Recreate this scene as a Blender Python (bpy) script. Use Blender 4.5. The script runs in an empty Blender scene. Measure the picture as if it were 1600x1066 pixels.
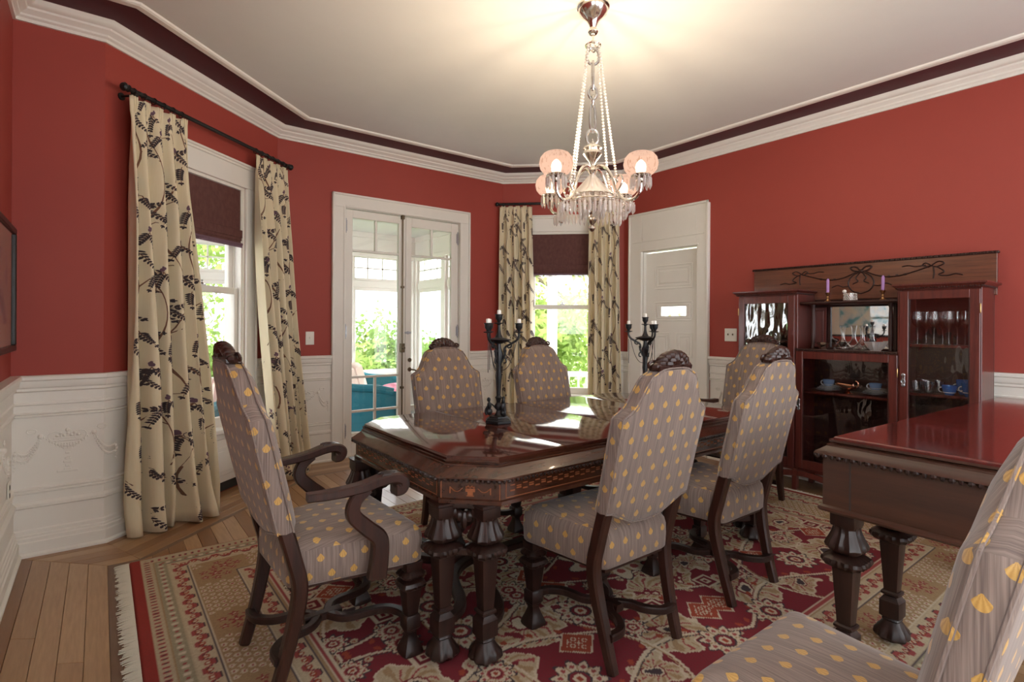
import bpy, bmesh, math, random
import numpy as np
from mathutils import Vector, Matrix
random.seed(7)
C = bpy.context.scene.collection
sc = bpy.context.scene
PI = math.pi

# ------------------------------------------------------------------ camera
cam_d = bpy.data.cameras.new('camera')
cam_d.sensor_width = 36.0
cam_d.lens = 838.22 / 1600 * 36.0
cam_d.shift_y = -25.2 / 1600
cam_d.clip_start = 0.05
cam = bpy.data.objects.new('camera', cam_d)
C.objects.link(cam)
PHI = math.radians(37.4944)
fwd = Vector((math.sin(PHI), math.cos(PHI), 0))
M_ = Matrix.Rotation(-PHI, 4, 'Z') @ Matrix.Rotation(math.radians(90), 4, 'X')
cam.matrix_world = Matrix.Translation((0, 0, 1.25)) @ Matrix.Rotation(math.radians(-0.34), 4, fwd) @ M_
sc.camera = cam

# ------------------------------------------------------------------ world, light, exposure
w = bpy.data.worlds.new('sky'); sc.world = w; w.use_nodes = True
bg = w.node_tree.nodes['Background']
bg.inputs[0].default_value = (0.93, 0.97, 1.0, 1)
bg.inputs[1].default_value = 2.3
sun_d = bpy.data.lights.new('sun', 'SUN'); sun_d.energy = 2.2; sun_d.angle = 0.02; sun_d.color = (1, 0.95, 0.85)
sun = bpy.data.objects.new('sun', sun_d); C.objects.link(sun)
sun.rotation_euler = (math.radians(38), 0, math.radians(70))
sc.view_settings.view_transform = 'Standard'
sc.view_settings.look = 'None'
sc.view_settings.gamma = 1
sc.view_settings.use_curve_mapping = False
sc.view_settings.exposure = 1.62
sc.cycles.max_bounces = 8
sc.cycles.transparent_max_bounces = 16
sc.cycles.caustics_reflective = False
sc.cycles.caustics_refractive = False
sc.cycles.sample_clamp_indirect = 4

# ------------------------------------------------------------------ room plan
XW, Y1, XE, YN, YS = -.3752, 3.8582, 4.6035, 4.9118, -1.8
c12 = (.0147, Y1); c23 = (1.2055, YN); c34 = (3.6274, YN); c4 = (XE, 3.9656)
HC, ZC, HR = 2.85, 2.95, .963

# ------------------------------------------------------------------ node helpers
class NT:
    def __init__(s, name):
        s.m = bpy.data.materials.new(name); s.m.use_nodes = True
        s.t = s.m.node_tree; s.t.nodes.clear()
        s.out = s.t.nodes.new('ShaderNodeOutputMaterial')
    def n(s, typ, **kw):
        k = s.t.nodes.new(typ)
        for a, b in kw.items(): setattr(k, a, b)
        return k
    def l(s, a, b): s.t.links.new(a, b)
    def put(s, sock, v):
        if v is None: return
        if hasattr(v, 'is_output'): s.l(v, sock)
        else:
            if isinstance(v, (tuple, list)) and len(v) == 3 and sock.type == 'RGBA': v = (*v, 1)
            sock.default_value = v
    def ma(s, op, a, b=None, c=None, clamp=False):
        k = s.n('ShaderNodeMath', operation=op); k.use_clamp = clamp
        s.put(k.inputs[0], a)
        if b is not None: s.put(k.inputs[1], b)
        if c is not None: s.put(k.inputs[2], c)
        return k.outputs[0]
    def mix(s, f, a, b):
        k = s.n('ShaderNodeMix', data_type='RGBA')
        s.put(k.inputs[0], f); s.put(k.inputs[6], a); s.put(k.inputs[7], b)
        return k.outputs[2]
    def noise(s, vec, scale=5, detail=3, rough=.5):
        k = s.n('ShaderNodeTexNoise'); k.inputs['Scale'].default_value = scale
        k.inputs['Detail'].default_value = detail; k.inputs['Roughness'].default_value = rough
        if vec is not None: s.l(vec, k.inputs['Vector'])
        return k.outputs['Fac']
    def mapv(s, vec, scale=(1, 1, 1), loc=(0, 0, 0)):
        k = s.n('ShaderNodeMapping'); k.inputs['Scale'].default_value = scale; k.inputs['Location'].default_value = loc
        s.l(vec, k.inputs['Vector']); return k.outputs[0]
    def obj(s): return s.n('ShaderNodeTexCoord').outputs['Object']
    def uv(s): return s.n('ShaderNodeTexCoord').outputs['UV']
    def ramp(s, f, stops):
        k = s.n('ShaderNodeValToRGB'); e = k.color_ramp.elements
        while len(e) < len(stops): e.new(.5)
        for i, (p, c) in enumerate(stops): e[i].position = p; e[i].color = (*c, 1)
        s.put(k.inputs[0], f); return k.outputs[0]
    def bump(s, h, strength=.2, dist=.01):
        k = s.n('ShaderNodeBump'); k.inputs['Strength'].default_value = strength; k.inputs['Distance'].default_value = dist
        s.l(h, k.inputs['Height']); return k.outputs[0]
    def pr(s, col, rough=.5, metal=0, coat=0, nrm=None, spec=.5, sheen=0, trans=0, ior=1.45, emit=None, es=0):
        p = s.n('ShaderNodeBsdfPrincipled')
        s.put(p.inputs['Base Color'], col); s.put(p.inputs['Roughness'], rough); s.put(p.inputs['Metallic'], metal)
        s.put(p.inputs['Coat Weight'], coat); p.inputs['Coat Roughness'].default_value = .06
        s.put(p.inputs['Specular IOR Level'], spec); s.put(p.inputs['Sheen Weight'], sheen)
        s.put(p.inputs['Transmission Weight'], trans); p.inputs['IOR'].default_value = ior
        if emit: s.put(p.inputs['Emission Color'], emit); p.inputs['Emission Strength'].default_value = es
        if nrm is not None: s.l(nrm, p.inputs['Normal'])
        s.l(p.outputs[0], s.out.inputs[0]); return p
MAT = {}
def plain(name, col, rough=.5, **kw):
    t = NT(name); v = t.noise(t.obj(), 6, 3)
    c = t.mix(t.ma('MULTIPLY', v, .35), col, tuple(x * .82 for x in col)); t.pr(c, rough, **kw); MAT[name] = t.m
def wood(name, dark, light, rough, coat, axis='z', fine=1.0):
    t = NT(name); o = t.obj()
    s = {'x': (1.2, 22, 22), 'y': (22, 1.2, 22), 'z': (22, 22, 1.2)}[axis]
    g = t.noise(t.mapv(o, tuple(a * fine for a in s)), 2.2, 6, .6)
    g2 = t.noise(t.mapv(o, tuple(a * fine * 5 for a in s)), 3.0, 3, .6)
    f = t.ma('ADD', t.ma('MULTIPLY', g, .75), t.ma('MULTIPLY', g2, .25))
    col = t.ramp(f, [(.3, dark), (.7, light)])
    t.pr(col, rough, coat=coat, nrm=t.bump(g2, .04, .002)); MAT[name] = t.m
plain('wall_red', (.35, .054, .038), .62)
plain('trim_white', (.80, .765, .70), .42)
plain('ceiling_paint', (.70, .69, .66), .75)
plain('burgundy', (.075, .008, .016), .55)
wood('table_wood', (.020, .0075, .005), (.085, .026, .013), .26, .35, 'x')
wood('leg_wood', (.008, .0045, .004), (.034, .012, .008), .42, .08, 'z')
wood('chair_wood', (.012, .005, .004), (.050, .015, .009), .38, .12, 'z')
wood('top_wood', (.028, .008, .006), (.095, .024, .014), .09, .6, 'x', .6)
wood('server_wood', (.030, .013, .009), (.075, .030, .018), .30, .3, 'y', .5)
wood('server_top', (.06, .008, .008), (.16, .022, .018), .12, .6, 'x', .8)
wood('cab_wood', (.055, .012, .010), (.16, .032, .022), .34, .25, 'z')
wood('cab_wood_y', (.060, .018, .010), (.19, .062, .030), .34, .25, 'y')
wood('inlay_wood', (.22, .06, .022), (.36, .12, .04), .35, .2, 'x')
wood('cab_dark', (.020, .006, .005), (.05, .014, .010), .5, 0, 'z')
plain('iron', (.010, .011, .013), .38, spec=.5)
plain('rod_black', (.012, .011, .011), .45)
plain('silver', (.80, .76, .70), .16, metal=1)
plain('pewter', (.55, .54, .53), .25, metal=1)
plain('brass', (.62, .40, .18), .28, metal=1)
plain('copper', (.72, .34, .22), .22, metal=1)
plain('old_brass', (.16, .12, .075), .4, metal=.8)
plain('steel', (.42, .43, .46), .3, metal=1)
plain('wax_white', (.85, .83, .78), .5)
plain('wax_purple', (.42, .22, .50), .5)
plain('porcelain', (.72, .74, .78), .15, coat=.3)
plain('blue_glaze', (.035, .13, .42), .12, coat=.4)
plain('blue_pattern', (.22, .35, .60), .15, coat=.3)
plain('switch_plate', (.83, .80, .72), .4)
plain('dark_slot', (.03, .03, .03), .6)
plain('fringe_cream', (.66, .61, .50), .9)
plain('lining_cream', (.75, .70, .58), .8)
plain('embroid_leaf', (.055, .040, .045), .8)
plain('embroid_vine', (.20, .10, .06), .8)
plain('embroid_mauve', (.16, .09, .12), .8)
plain('wicker_teal', (.02, .20, .27), .55)
plain('cushion_pink', (.52, .20, .27), .85)
plain('mat_cream', (.70, .63, .50), .8)
plain('frame_black', (.02, .016, .015), .35)
plain('bark', (.20, .16, .12), .9)
plain('grass', (.16, .26, .07), .95)
plain('porch_floor', (.42, .42, .42), .6)
plain('pearl', (.85, .80, .76), .2)
plain('carve_dark', (.028, .008, .006), .35)

def mk_leaf(name, a, b):
    t = NT(name); r = t.n('ShaderNodeObjectInfo'); v = t.noise(t.obj(), 3, 2)
    c = t.mix(v, a, b)
    d = t.n('ShaderNodeBsdfDiffuse'); t.put(d.inputs[0], c)
    tr = t.n('ShaderNodeBsdfTranslucent'); t.put(tr.inputs[0], c)
    m = t.n('ShaderNodeMixShader'); m.inputs[0].default_value = .4
    t.l(d.outputs[0], m.inputs[1]); t.l(tr.outputs[0], m.inputs[2]); t.l(m.outputs[0], t.out.inputs[0]); MAT[name] = t.m
mk_leaf('leaf_light', (.28, .42, .10), (.42, .52, .18))
mk_leaf('leaf_dark', (.14, .26, .07), (.28, .40, .12))

def mk_glass(name, refl, tint=(1, 1, 1), rough=0.0, bumpy=0):
    t = NT(name)
    tr = t.n('ShaderNodeBsdfTransparent'); t.put(tr.inputs[0], tint)
    g = t.n('ShaderNodeBsdfGlossy'); g.inputs['Roughness'].default_value = rough
    f = t.n('ShaderNodeLayerWeight'); f.inputs[0].default_value = .5   # facing term, same from both sides of the sheet
    k = t.ma('MULTIPLY', t.ma('MULTIPLY_ADD', t.ma('POWER', f.outputs['Facing'], 5.0), .96, .04), refl, clamp=True)
    if bumpy:
        b = t.bump(t.noise(t.mapv(t.obj(), (8, 8, 3)), 2.0, 1), bumpy, .03); t.l(b, g.inputs['Normal'])
    m = t.n('ShaderNodeMixShader'); t.l(k, m.inputs[0]); t.l(tr.outputs[0], m.inputs[1]); t.l(g.outputs[0], m.inputs[2])
    t.l(m.outputs[0], t.out.inputs[0]); MAT[name] = t.m
mk_glass('pane', 1.0)
mk_glass('cab_glass', 2.2, (.93, .93, .93), 0, .06)
mk_glass('wavy_glass', 4.0, (.90, .92, .90), .03, .22)
mk_glass('glassware', 3.0, (.93, .93, .93), .02)
t = NT('crystal')
tr = t.n('ShaderNodeBsdfTransparent'); t.put(tr.inputs[0], (.95, .94, .95))
g = t.n('ShaderNodeBsdfGlossy'); g.inputs['Roughness'].default_value = .04; t.put(g.inputs[0], (1, .97, .94))
d1_ = t.n('ShaderNodeBsdfTranslucent'); t.put(d1_.inputs[0], (.98, .95, .93)); d2_ = t.n('ShaderNodeBsdfDiffuse'); t.put(d2_.inputs[0], (.95, .92, .90))
dd = t.n('ShaderNodeMixShader'); t.l(d1_.outputs[0], dd.inputs[1]); t.l(d2_.outputs[0], dd.inputs[2])
m1 = t.n('ShaderNodeMixShader'); m1.inputs[0].default_value = .6; t.l(g.outputs[0], m1.inputs[1]); t.l(dd.outputs[0], m1.inputs[2])
m2 = t.n('ShaderNodeMixShader'); m2.inputs[0].default_value = .68; t.l(tr.outputs[0], m2.inputs[1]); t.l(m1.outputs[0], m2.inputs[2])
t.l(m2.outputs[0], t.out.inputs[0]); MAT['crystal'] = t.m
# lamp globe: frosted peach glass, etched dashes near the rim, glowing with its bulb
t = NT('globe_glass')
tr = t.n('ShaderNodeBsdfTransparent'); t.put(tr.inputs[0], (1, .95, .88))
em = t.n('ShaderNodeEmission'); em.inputs[1].default_value = .34
v = t.noise(t.mapv(t.obj(), (30, 30, 9)), 3, 2)
t.put(em.inputs[0], t.mix(t.ma('GREATER_THAN', v, .60), (1.0, .62, .45), (.72, .40, .27)))
mx = t.n('ShaderNodeMixShader'); mx.inputs[0].default_value = .62
t.l(tr.outputs[0], mx.inputs[1]); t.l(em.outputs[0], mx.inputs[2]); t.l(mx.outputs[0], t.out.inputs[0]); MAT['globe_glass'] = t.m
t = NT('bulb_glow'); e = t.n('ShaderNodeEmission'); t.put(e.inputs[0], (1, .78, .5)); e.inputs[1].default_value = 9
t.l(e.outputs[0], t.out.inputs[0]); MAT['bulb_glow'] = t.m
t = NT('mirror'); t.pr((.9, .9, .9), .02, metal=1); MAT['mirror'] = t.m

# upholstery: fine stripes and staggered gold shells, laid out in cloth metres (uv)
def fabric(name, base, base2, shade=1.0):
    t = NT(name); uv = t.uv()
    sx = t.n('ShaderNodeSeparateXYZ'); t.l(uv, sx.inputs[0]); u, v = sx.outputs[0], sx.outputs[1]
    st = t.noise(t.mapv(uv, (1, .02, 1)), 260, 2, .7)
    st2 = t.noise(t.mapv(uv, (1, .015, 1)), 70, 2, .5)
    f = t.ma('ADD', t.ma('MULTIPLY', st, .7), t.ma('MULTIPLY', st2, .3))
    col = t.ramp(f, [(.38, tuple(x * shade for x in base)), (.62, tuple(x * shade for x in base2))])
    cw, ch = .074, .058
    vr = t.ma('DIVIDE', v, ch); row = t.ma('FLOOR', vr)
    odd = t.ma('MULTIPLY', t.ma('PINGPONG', row, 1.0), .5)
    ur = t.ma('ADD', t.ma('DIVIDE', u, cw), odd)
    x = t.ma('MULTIPLY', t.ma('SUBTRACT', t.ma('FRACT', ur), .5), cw)
    y = t.ma('MULTIPLY', t.ma('SUBTRACT', t.ma('FRACT', vr), .5), ch)
    wob = t.ma('MULTIPLY', t.ma('SUBTRACT', t.noise(uv, 400, 2), .5), .003)
    x = t.ma('ADD', x, wob)
    r = t.ma('SQRT', t.ma('ADD', t.ma('POWER', t.ma('DIVIDE', x, .0125), 2), t.ma('POWER', t.ma('DIVIDE', y, .0135), 2)))
    top = t.ma('LESS_THAN', r, 1.0)
    fan = t.ma('LESS_THAN', t.ma('ABSOLUTE', x), t.ma('ADD', t.ma('MULTIPLY', t.ma('SUBTRACT', .0125, y), .85), .002))
    mask = t.ma('MULTIPLY', top, fan)
    ang = t.ma('ARCTAN2', x, t.ma('SUBTRACT', .016, y))
    rib = t.ma('MULTIPLY_ADD', t.ma('SINE', t.ma('MULTIPLY', ang, 17)), .25, .5)
    gold = t.mix(rib, (.36, .18, .035), (.62, .38, .11))
    c = t.mix(mask, col, gold)
    t.pr(c, t.ma('MULTIPLY_ADD', mask, -.3, .8), sheen=.25, nrm=t.bump(t.ma('ADD', st, mask), .25, .0012)); MAT[name] = t.m
fabric('upholstery', (.138, .098, .084), (.268, .200, .166))

def stripes_cloth():
    t = NT('curtain_cloth'); v = t.noise(t.mapv(t.obj(), (60, 60, 4)), 3, 2)
    c = t.mix(v, (.80, .68, .45), (.88, .78, .57))
    p = t.pr(c, .7, sheen=.3)
    tl = t.n('ShaderNodeBsdfTranslucent'); t.put(tl.inputs[0], (.8, .72, .5))
    m = t.n('ShaderNodeMixShader'); m.inputs[0].default_value = .18
    t.l(p.outputs[0], m.inputs[1]); t.l(tl.outputs[0], m.inputs[2]); t.l(m.outputs[0], t.out.inputs[0]); MAT['curtain_cloth'] = t.m
stripes_cloth()
t = NT('shade_cloth'); v = t.noise(t.mapv(t.obj(), (1, 1, .6)), 40, 4)
t.pr(t.mix(v, (.070, .022, .020), (.150, .060, .050)), .8); MAT['shade_cloth'] = t.m
t = NT('sofa_cloth'); s_ = t.n('ShaderNodeTexWave'); s_.inputs['Scale'].default_value = 9; t.l(t.obj(), s_.inputs[0])
t.pr(t.mix(s_.outputs['Fac'], (.78, .70, .58), (.62, .42, .36)), .9); MAT['sofa_cloth'] = t.m
t = NT('floor_oak'); o = t.obj(); inf = t.n('ShaderNodeObjectInfo')
g = t.noise(t.mapv(t.uv(), (30, 2.2, 1)), 3, 5, .6)
base = t.ramp(inf.outputs['Random'], [(0, (.26, .125, .055)), (.35, (.38, .205, .095)), (.7, (.48, .285, .145)), (1, (.58, .37, .20))])
t.pr(t.mix(t.ma('MULTIPLY', g, .7), base, (.17, .075, .03)), .33, coat=.15, nrm=t.bump(g, .05, .002)); MAT['floor_oak'] = t.m
t = NT('floor_inlay'); g = t.noise(t.mapv(t.uv(), (30, 3, 1)), 3, 4)
t.pr(t.mix(g, (.13, .07, .04), (.22, .13, .08)), .35, coat=.1); MAT['floor_inlay'] = t.m
t = NT('rug_pile'); a = t.n('ShaderNodeVertexColor'); a.layer_name = 'weave'
v = t.noise(t.obj(), 90, 3, .7)
hs = t.mix(t.ma('MULTIPLY', v, .55), a.outputs[0], (.10, .05, .04))
t.pr(hs, .95, spec=.05, nrm=t.bump(v, .35, .004)); MAT['rug_pile'] = t.m
# framed print: loose washes of teal and grey on cream paper
t = NT('print_paper'); v = t.noise(t.obj(), 7, 4, .6)
t.pr(t.ramp(v, [(.38, (.10, .30, .33)), (.47, (.45, .50, .50)), (.6, (.62, .55, .44))]), .6); MAT['print_paper'] = t.m

# ------------------------------------------------------------------ mesh builder
class MB:
    def __init__(s): s.v = []; s.f = []; s.uvs = None
    def add(s, vs, fs):
        b = len(s.v); s.v += [tuple(p) for p in vs]; s.f += [tuple(i + b for i in f) for f in fs]; return s
    def box(s, x0, x1, y0, y1, z0, z1, b=0.0):
        if b <= 0:
            vs = [(x, y, z) for z in (z0, z1) for y in (y0, y1) for x in (x0, x1)]
            return s.add(vs, [(0, 2, 3, 1), (4, 5, 7, 6), (0, 1, 5, 4), (2, 6, 7, 3), (0, 4, 6, 2), (1, 3, 7, 5)])
        # chamfered box: eight corners of three points
        X, Y, Z = (x0, x1), (y0, y1), (z0, z1); vs = []; idx = {}
        for i in (0, 1):
            for j in (0, 1):
                for k in (0, 1):
                    sx, sy, sz = (b if i == 0 else -b), (b if j == 0 else -b), (b if k == 0 else -b)
                    idx[i, j, k] = len(vs)
                    vs += [(X[i], Y[j] + sy, Z[k] + sz), (X[i] + sx, Y[j], Z[k] + sz), (X[i] + sx, Y[j] + sy, Z[k])]
        q = lambda i, j, k, a: idx[i, j, k] + a
        fs = []
        for i in (0, 1):
            f = [q(i, 0, 0, 0), q(i, 1, 0, 0), q(i, 1, 1, 0), q(i, 0, 1, 0)]; fs.append(f if i else f[::-1])
            f = [q(0, i, 0, 1), q(0, i, 1, 1), q(1, i, 1, 1), q(1, i, 0, 1)]; fs.append(f if i else f[::-1])
            f = [q(0, 0, i, 2), q(1, 0, i, 2), q(1, 1, i, 2), q(0, 1, i, 2)]; fs.append(f if i else f[::-1])
        for i in (0, 1):
            for j in (0, 1):
                fs.append([q(i, j, 0, 0), q(i, j, 1, 0), q(i, j, 1, 1), q(i, j, 0, 1)])
                fs.append([q(i, 0, j, 0), q(i, 1, j, 0), q(i, 1, j, 2), q(i, 0, j, 2)])
                fs.append([q(0, i, j, 1), q(1, i, j, 1), q(1, i, j, 2), q(0, i, j, 2)])
                for k in (0, 1): fs.append([q(i, j, k, 0), q(i, j, k, 1), q(i, j, k, 2)])
        return s.add(vs, fs)
    def lathe(s, prof, seg=16, c=(0, 0, 0), sq=0.0, mod=None, caps=True, rot=0.0):
        n = 2 + sq; vs = []; fs = []
        for r, z in prof:
            for k in range(seg):
                a = 2 * PI * k / seg
                fct = 1.0
                if sq: fct = (abs(math.cos(a)) ** n + abs(math.sin(a)) ** n) ** (-1 / n)
                rr = r * fct
                if mod and mod[2] <= z <= mod[3]: rr *= 1 + mod[0] * math.cos(mod[1] * a)
                vs.append((c[0] + rr * math.cos(a + rot), c[1] + rr * math.sin(a + rot), c[2] + z))
        for i in range(len(prof) - 1):
            for k in range(seg):
                k2 = (k + 1) % seg
                fs.append((i * seg + k, i * seg + k2, (i + 1) * seg + k2, (i + 1) * seg + k))
        if caps:
            if prof[0][0] > 1e-5: fs.append(tuple(range(seg))[::-1])
            if prof[-1][0] > 1e-5: fs.append(tuple((len(prof) - 1) * seg + k for k in range(seg)))
        return s.add(vs, fs)
    def blob(s, c, r, seg=8, rings=6, rotm=None):
        if not hasattr(r, '__len__'): r = (r, r, r)
        vs = []; fs = []
        for i in range(rings + 1):
            th = PI * i / rings
            for k in range(seg):
                a = 2 * PI * k / seg
                p = Vector((r[0] * math.sin(th) * math.cos(a), r[1] * math.sin(th) * math.sin(a), -r[2] * math.cos(th)))
                if rotm: p = rotm @ p
                vs.append((c[0] + p.x, c[1] + p.y, c[2] + p.z))
        for i in range(rings):
            for k in range(seg):
                k2 = (k + 1) % seg
                fs.append((i * seg + k, i * seg + k2, (i + 1) * seg + k2, (i + 1) * seg + k))
        return s.add(vs, fs)
    def tube(s, path, r, seg=8, closed=False, w=None, up=None):
        """round tube; with w=(half width, half height) and up a flat bar with chamfered section"""
        P = [Vector(p) for p in path]; n = len(P); vs = []; fs = []
        R = r if hasattr(r, '__len__') else [r] * n
        prev = None
        if w: sec = None
        for i in range(n):
            if closed: d = P[(i + 1) % n] - P[i - 1]
            else: d = P[min(i + 1, n - 1)] - P[max(i - 1, 0)]
            d = d.normalized() if d.length > 1e-9 else Vector((0, 0, 1))
            if up is not None: u = Vector(up); u = (u - d * u.dot(d)).normalized()
            elif prev is None:
                u = Vector((0, 0, 1)) if abs(d.z) < .9 else Vector((1, 0, 0)); u = (u - d * u.dot(d)).normalized()
            else: u = (prev - d * prev.dot(d)).normalized()
            prev = u; sd = d.cross(u)
            if w:
                hw, hh = w[0] * R[i], w[1] * R[i]; b = min(hw, hh) * .35
                q = [(hw, hh - b), (hw - b, hh), (-hw + b, hh), (-hw, hh - b), (-hw, -hh + b), (-hw + b, -hh), (hw - b, -hh), (hw, -hh + b)]
                seg = 8
                for a, bb in q: vs.append(tuple(P[i] + sd * a + u * bb))
            else:
                for k in range(seg):
                    a = 2 * PI * k / seg
                    vs.append(tuple(P[i] + sd * (math.cos(a) * R[i]) + u * (math.sin(a) * R[i])))
        m = n if closed else n - 1
        for i in range(m):
            j = (i + 1) % n
            for k in range(seg):
                k2 = (k + 1) % seg
                fs.append((i * seg + k, j * seg + k, j * seg + k2, i * seg + k2))
        if not closed:
            fs.append(tuple(range(seg))); fs.append(tuple((n - 1) * seg + k for k in range(seg))[::-1])
        return s.add(vs, fs)
    def prism(s, poly, fn, d0, d1):
        """polygon (a,b) extruded from depth d0 to d1; fn(a,b,d) gives the point"""
        n = len(poly); vs = [fn(a, b, d0) for a, b in poly] + [fn(a, b, d1) for a, b in poly]
        fs = [tuple(range(n))[::-1], tuple(range(n, 2 * n))]
        for k in range(n): k2 = (k + 1) % n; fs.append((k, k2, n + k2, n + k))
        return s.add(vs, fs)
    def psweep(s, poly, prof, closed=True, caps=True, side=1):
        """profile (offset, z) swept round a plan polygon with mitred corners; offset to the right of travel"""
        n = len(poly); vs = []; fs = []
        rings = [offset_poly(poly, o * side, closed) for o, z in prof]
        for ring, (o, z) in zip(rings, prof): vs += [(x, y, z) for x, y in ring]
        m = n if closed else n - 1
        for i in range(len(prof) - 1):
            for k in range(m):
                k2 = (k + 1) % n
                fs.append((i * n + k, i * n + k2, (i + 1) * n + k2, (i + 1) * n + k))
        if closed and caps:
            fs.append(tuple(range(n))[::-1]); fs.append(tuple((len(prof) - 1) * n + k for k in range(n)))
        if not closed and caps:
            fs.append(tuple(i * n for i in range(len(prof)))); fs.append(tuple(i * n + n - 1 for i in range(len(prof)))[::-1])
        return s.add(vs, fs)
    def xf(s, fn, start=0):
        s.v[start:] = [tuple(fn(*p)) for p in s.v[start:]]; return s
def offset_poly(poly, d, closed=True):
    P = [Vector((p[0], p[1])) for p in poly]; n = len(P); out = []
    for i in range(n):
        a = P[i - 1] if (closed or i > 0) else None; b = P[(i + 1) % n] if (closed or i < n - 1) else None
        e1 = (P[i] - a).normalized() if a is not None else None; e2 = (b - P[i]).normalized() if b is not None else None
        if e1 is None: e1 = e2
        if e2 is None: e2 = e1
        n1 = Vector((e1.y, -e1.x)); n2 = Vector((e2.y, -e2.x)); m = n1 + n2
        m = m / max(m.dot(n1), 1e-6)
        q = P[i] + m * d; out.append((q.x, q.y))
    return out

def mesh(mb, name, smooth=35, uv='box'):
    me = bpy.data.meshes.new(name); me.from_pydata(mb.v, [], mb.f)
    bm = bmesh.new(); bm.from_mesh(me); bmesh.ops.recalc_face_normals(bm, faces=bm.faces[:]); bm.to_mesh(me); bm.free()
    if smooth:
        me.shade_smooth(); me.set_sharp_from_angle(angle=math.radians(smooth))
    if uv == 'box':
        l = me.uv_layers.new(name='UVMap'); n = len(me.loops)
        co = np.zeros(len(me.vertices) * 3); me.vertices.foreach_get('co', co); co = co.reshape(-1, 3)
        vi = np.zeros(n, int); me.loops.foreach_get('vertex_index', vi)
        nr = np.zeros(len(me.polygons) * 3); me.polygons.foreach_get('normal', nr); nr = np.abs(nr.reshape(-1, 3))
        lt = np.zeros(len(me.polygons), int); me.polygons.foreach_get('loop_total', lt)
        ln = np.repeat(nr, lt, axis=0); p = co[vi]
        z = ln[:, 2] > .6; yy = (~z) & (ln[:, 1] >= ln[:, 0])
        u = np.where(z, p[:, 0], np.where(yy, p[:, 0], p[:, 1])); vv = np.where(z, p[:, 1], p[:, 2])
        l.data.foreach_set('uv', np.stack([u, vv], 1).ravel())
    return me
def mk(name, mb, mat, parent=None, smooth=35, world=False, label=None, kind=None, loc=None):
    if isinstance(mb, MB):
        if world and parent is not None:
            L = parent.location
            mb.v = [(x - L[0], y - L[1], z - L[2]) for x, y, z in mb.v]
        me = mesh(mb, name, smooth)
        me.materials.append(MAT[mat])
    else: me = mb
    o = bpy.data.objects.new(name, me); C.objects.link(o)
    if parent is not None: o.parent = parent
    if label: o['label'] = label
    if kind: o['kind'] = kind
    if loc: o.location = loc
    return o
def struct(name, mb, mat, parent=None, smooth=35):
    o = mk(name, mb, mat, parent, smooth)
    if parent is None: o['kind'] = 'structure'
    return o
def thing(name, label, cat, loc=(0, 0, 0), rz=0, group=None):
    o = bpy.data.objects.new(name, None); C.objects.link(o); o.empty_display_size = .05
    o.location = loc; o.rotation_euler = (0, 0, rz); o['label'] = label; o['category'] = cat
    if group: o['group'] = group
    return o
def tag(o, label, cat, group=None):
    o['label'] = label; o['category'] = cat
    if group: o['group'] = group
    return o
def dup(o, loc=None, rz=None, label=None, parent=None, group=None):
    c = o.copy(); C.objects.link(c); c.parent = parent
    for ch in list(o.children): dup(ch, parent=c)
    if loc is not None: c.location = loc
    if rz is not None: c.rotation_euler = (0, 0, rz)
    if label: c['label'] = label
    if group: c['group'] = group
    return c
class Fr:
    """a wall line p->q: t along it, n into the room, z up"""
    def __init__(s, p, q):
        s.p = Vector((p[0], p[1])); s.q = Vector((q[0], q[1])); s.e = (s.q - s.p).normalized(); s.n = Vector((s.e.y, -s.e.x)); s.L = (s.q - s.p).length
    def pt(s, t, n, z): a = s.p + s.e * t + s.n * n; return (a.x, a.y, z)
    def box(s, mb, t0, t1, n0, n1, z0, z1, b=0):
        k = len(mb.v); mb.box(t0, t1, n0, n1, z0, z1, b); mb.xf(lambda t, n, z: s.pt(t, n, z), k); return mb
    def loc(s, t, n, z): return s.pt(t, n, z)
FW = Fr((XW, YS), (XW, Y1)); F1 = Fr((XW, Y1), c12); F2 = Fr(c12, c23); F3 = Fr(c23, c34); F4 = Fr(c34, c4); FE = Fr(c4, (XE, YS)); FS = Fr((XE, YS), (XW, YS))
ROOM = [(XW, YS), (XW, Y1), c12, c23, c34, c4, (XE, YS)]
def bez(p0, p1, p2, p3, n=12):
    out = []
    for i in range(n + 1):
        t = i / n; a, b, c_, d = (1 - t) ** 3, 3 * t * (1 - t) ** 2, 3 * t * t * (1 - t), t ** 3
        out.append(tuple(a * p0[k] + b * p1[k] + c_ * p2[k] + d * p3[k] for k in range(len(p0))))
    return out
def crom(pts, n=8):
    out = []; P = [pts[0]] + list(pts) + [pts[-1]]
    for i in range(1, len(P) - 2):
        for k in range(n):
            t = k / n; q = []
            for d in range(len(pts[0])):
                a, b, c_, e = P[i - 1][d], P[i][d], P[i + 1][d], P[i + 2][d]
                q.append(.5 * (2 * b + (c_ - a) * t + (2 * a - 5 * b + 4 * c_ - e) * t * t + (3 * b - a - 3 * c_ + e) * t ** 3))
            out.append(tuple(q))
    out.append(tuple(pts[-1])); return out
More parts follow.
